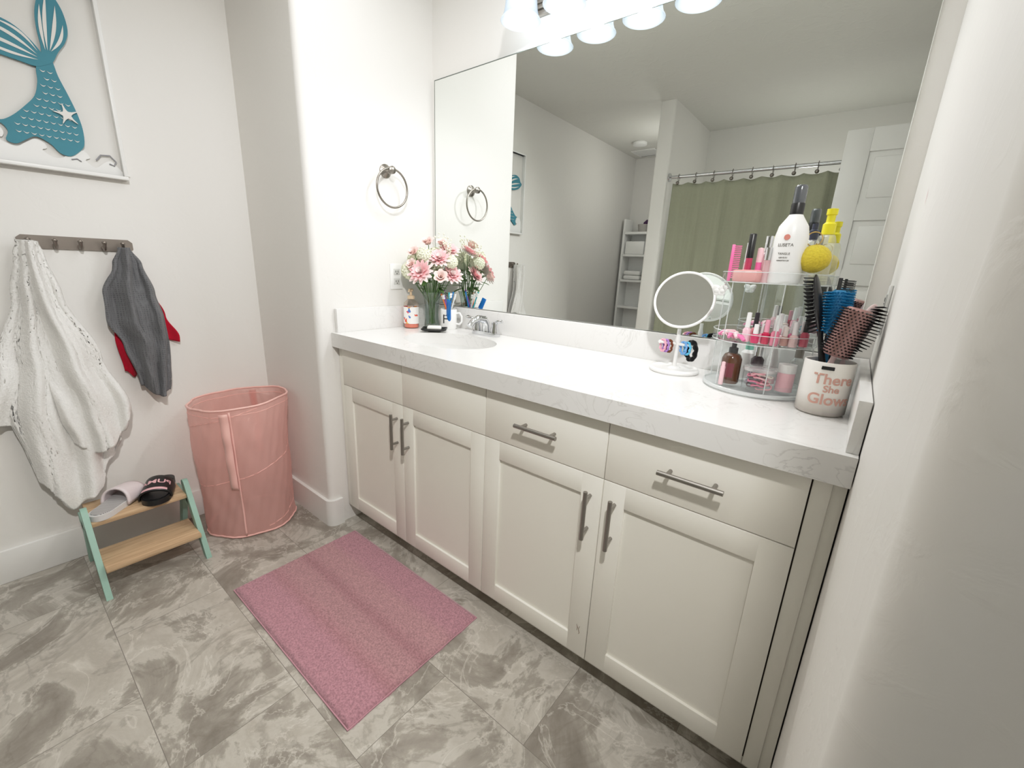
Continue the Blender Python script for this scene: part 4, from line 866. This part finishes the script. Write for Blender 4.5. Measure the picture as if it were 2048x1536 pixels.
# ---------------------------------------------------------------- brush tumbler
def ombre():
    m,nt,out=newmat('pearl_silver_ombre'); N=nt.nodes.new; L=nt.links.new
    tc=N('ShaderNodeTexCoord'); sp=N('ShaderNodeSeparateXYZ'); L(tc.outputs['Object'],sp.inputs[0])
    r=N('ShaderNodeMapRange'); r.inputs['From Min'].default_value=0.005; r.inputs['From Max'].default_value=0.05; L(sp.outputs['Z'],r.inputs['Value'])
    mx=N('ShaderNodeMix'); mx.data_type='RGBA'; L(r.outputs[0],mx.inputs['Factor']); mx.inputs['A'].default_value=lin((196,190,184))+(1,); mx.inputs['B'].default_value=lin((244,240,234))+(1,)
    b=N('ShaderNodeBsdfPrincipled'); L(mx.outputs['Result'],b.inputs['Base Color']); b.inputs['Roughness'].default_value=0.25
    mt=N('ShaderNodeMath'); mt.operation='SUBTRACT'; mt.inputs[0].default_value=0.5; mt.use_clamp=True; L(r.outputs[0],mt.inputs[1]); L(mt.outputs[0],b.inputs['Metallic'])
    L(b.outputs[0],out.inputs[0]); return m
BX,BY=1.697,-0.288
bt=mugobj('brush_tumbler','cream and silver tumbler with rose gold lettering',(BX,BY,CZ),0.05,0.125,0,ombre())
mb=MB(); wraptext(mb,'There',0.033,0.05,0.087,0.34,fat=0.0006); wraptext(mb,'She',0.022,0.05,0.065,0.30,fat=0.0004); wraptext(mb,'Glows',0.034,0.05,0.040,0.34,fat=0.0006); O('tumbler_lettering',mb,m_gold,parent=bt)
mb=MB(); mb.box(-0.012,0.012,-0.0515,-0.049,0.109,0.117,0.001); O('small_sticker',mb,m_black,parent=bt)
def brush(name,label,base,tip,mats,kind,hl,hr_,side=0,core=0.6,nr=22,nz=20):
    base=Vector(base);tip=Vector(tip);d=(tip-base);Ln=d.length
    o=T(name,label,'hairbrush',tuple(base),group='hairbrushes in the tumbler'); q=d.to_track_quat('Z','Y').to_euler(); 
    R0=Matrix.Rotation(side,4,'Z'); h0=Ln-hl
    mb=MB(); mb.lathe([(0,0),(0.006,0.002),(0.0085,0.02),(0.0075,h0*0.6),(0.0055,h0*0.95),(0.007,h0+0.005),(0,h0+0.006)],16)
    O('brush_handle',mb,mats[0],parent=o,rot=q)
    hb_=MB(); br=MB()
    if kind=='paddle':
        hb_.sphere((0,0,h0+hl/2),(hr_,0.009,hl/2),24,14,R0)
        for i in range(-5,6):
            for j in range(1,16):
                z=h0+hl*j/16; x=hr_*i/6.0
                if (x/hr_)**2+((z-h0-hl/2)/(hl/2))**2<0.85:
                    br.tube([R0@Vector((x,-0.004,z)),R0@Vector((x*1.15,-0.024,z+ (z-h0-hl/2)*0.08))],0.0009,4)
    else:
        c=hr_*core
        hb_.lathe([(0,h0),(c*0.8,h0),(c,h0+0.006),(c,h0+hl-0.006),(c*0.8,h0+hl),(0,h0+hl)],24)
        for j in range(nz):
            for i in range(nr):
                a=2*pi*(i+0.5*(j%2))/nr; z=h0+0.006+(hl-0.012)*j/(nz-1)
                br.tube([(c*0.95*math.cos(a),c*0.95*math.sin(a),z),(hr_*1.0*math.cos(a),hr_*1.0*math.sin(a),z)],[0.0023,0.001],4)
    O('brush_head',hb_,mats[1],parent=o,rot=q); O('bristles',br,mats[2],parent=o,rot=q,kind='stuff')
    return o
m_rg=M('rose_gold_barrel',(172,132,128),0.3,0.3); m_blu=M('bright_blue',(40,140,195),0.35); m_pnk=M('blush_handle',(240,214,214),0.35)
zb=CZ+0.01
brush('hairbrush','black paddle hairbrush standing in tumbler',(BX+0.012,BY-0.005,zb),(BX-0.068,BY+0.045,zb+0.305),[m_black,m_black,m_black],'paddle',0.14,0.029,0.5)
brush('hairbrush','bright blue bristled hairbrush standing in tumbler',(BX-0.01,BY+0.005,zb),(BX-0.016,BY+0.045,zb+0.27),[m_blu,m_blu,m_blu],'round',0.10,0.03,core=0.5,nr=16,nz=14)
brush('round_hairbrush','rose gold round brush with black bristles',(BX-0.025,BY-0.022,zb),(BX+0.030,BY-0.010,zb+0.235),[m_pnk,m_rg,m_black],'round',0.11,0.034,core=0.8,nr=22,nz=17)
brush('hairbrush','blush pink paddle brush with black bristles',(BX+0.0,BY+0.03,zb),(BX+0.055,BY+0.06,zb+0.245),[m_pnk,m_pnk,m_black],'paddle',0.11,0.022,-1.2)
cm=T('rat_tail_comb','black comb standing in tumbler','comb',(BX-0.005,BY+0.025,zb),(-0.1,0.02,0.2))
mb=MB(); mb.tube([(0,0,0),(0,0,0.16)],0.003,8); mb.box(-0.018,-0.010,-0.0015,0.0015,0.16,0.30,0.001); mb.box(-0.018,0.004,-0.0015,0.0015,0.155,0.165)
for i in range(26): mb.box(-0.010,0.012,-0.001,0.001,0.168+i*0.005,0.1705+i*0.005)
O('comb_body',mb,m_black,parent=cm)
# ---------------------------------------------------------------- added fill lights
l=bpy.data.lights.new('hall_fill_spot','SPOT'); l.energy=50; l.spot_size=math.radians(95); l.spot_blend=0.8; l.shadow_soft_size=0.05; l.color=(1,0.985,0.965)  # added fill spot behind the camera, aimed to brighten cabinets and left side
o=bpy.data.objects.new('hall_fill_spot',l); bpy.context.scene.collection.objects.link(o); o.location=(1.86,-1.52,2.3)
o.rotation_euler=Vector((-0.78,0.50,-0.72)).to_track_quat('-Z','Y').to_euler()
l=bpy.data.lights.new('ceiling_fill','AREA'); l.shape='RECTANGLE'; l.size=1.5; l.size_y=0.25; l.energy=3.2; l.color=(1,0.99,0.975)  # unseen fill panel added under the ceiling, not a fixture
o=bpy.data.objects.new('ceiling_fill',l); bpy.context.scene.collection.objects.link(o); o.location=(0.9,-0.64,2.43)
for nm,loc,e in (('rear_room_fill',(0.18,-2.62,2.0),1.5),('shower_fill',(1.25,-2.45,1.7),2.2)):  # added fills hidden from the mirror, brighten rear room and curtain
    l=bpy.data.lights.new(nm,'POINT'); l.energy=e; l.shadow_soft_size=0.06; l.color=(1,0.985,0.965)
    o=bpy.data.objects.new(nm,l); bpy.context.scene.collection.objects.link(o); o.location=loc
w=bpy.data.worlds.new('World'); bpy.context.scene.world=w; w.use_nodes=True; w.node_tree.nodes['Background'].inputs[0].default_value=(0.8,0.8,0.8,1); w.node_tree.nodes['Background'].inputs[1].default_value=0.3
# ---------------------------------------------------------------- camera
R=Vector((0.779,0.625,0.042)); F=Vector((-0.595,0.759,-0.266)).normalized()
R=(R-F*R.dot(F)).normalized(); U=R.cross(F)
cam=bpy.data.cameras.new('camera'); co=bpy.data.objects.new('camera',cam); bpy.context.scene.collection.objects.link(co)
mt=Matrix((R,U,-F)).transposed().to_4x4(); mt.translation=(1.718,-1.504,1.212); co.matrix_world=mt
cam.lens=850/2048*36; cam.sensor_width=36; cam.clip_start=0.01
sc=bpy.context.scene; sc.camera=co
v_=sc.view_settings
v_.view_transform='Standard'; v_.look='None'; v_.exposure=1.0
v_.use_curve_mapping=True
cmap=v_.curve_mapping; cmap.use_clip=False; cmap.clip_max_x=8; cmap.clip_max_y=1.2; cmap.extend='HORIZONTAL'
cc=cmap.curves[3]; cc.points[1].location=(6,1.0)
for x,y in ((0.1,0.115),(0.3,0.34),(0.6,0.55),(1.2,0.69),(3,0.83)): cc.points.new(x,y)
cmap.update()
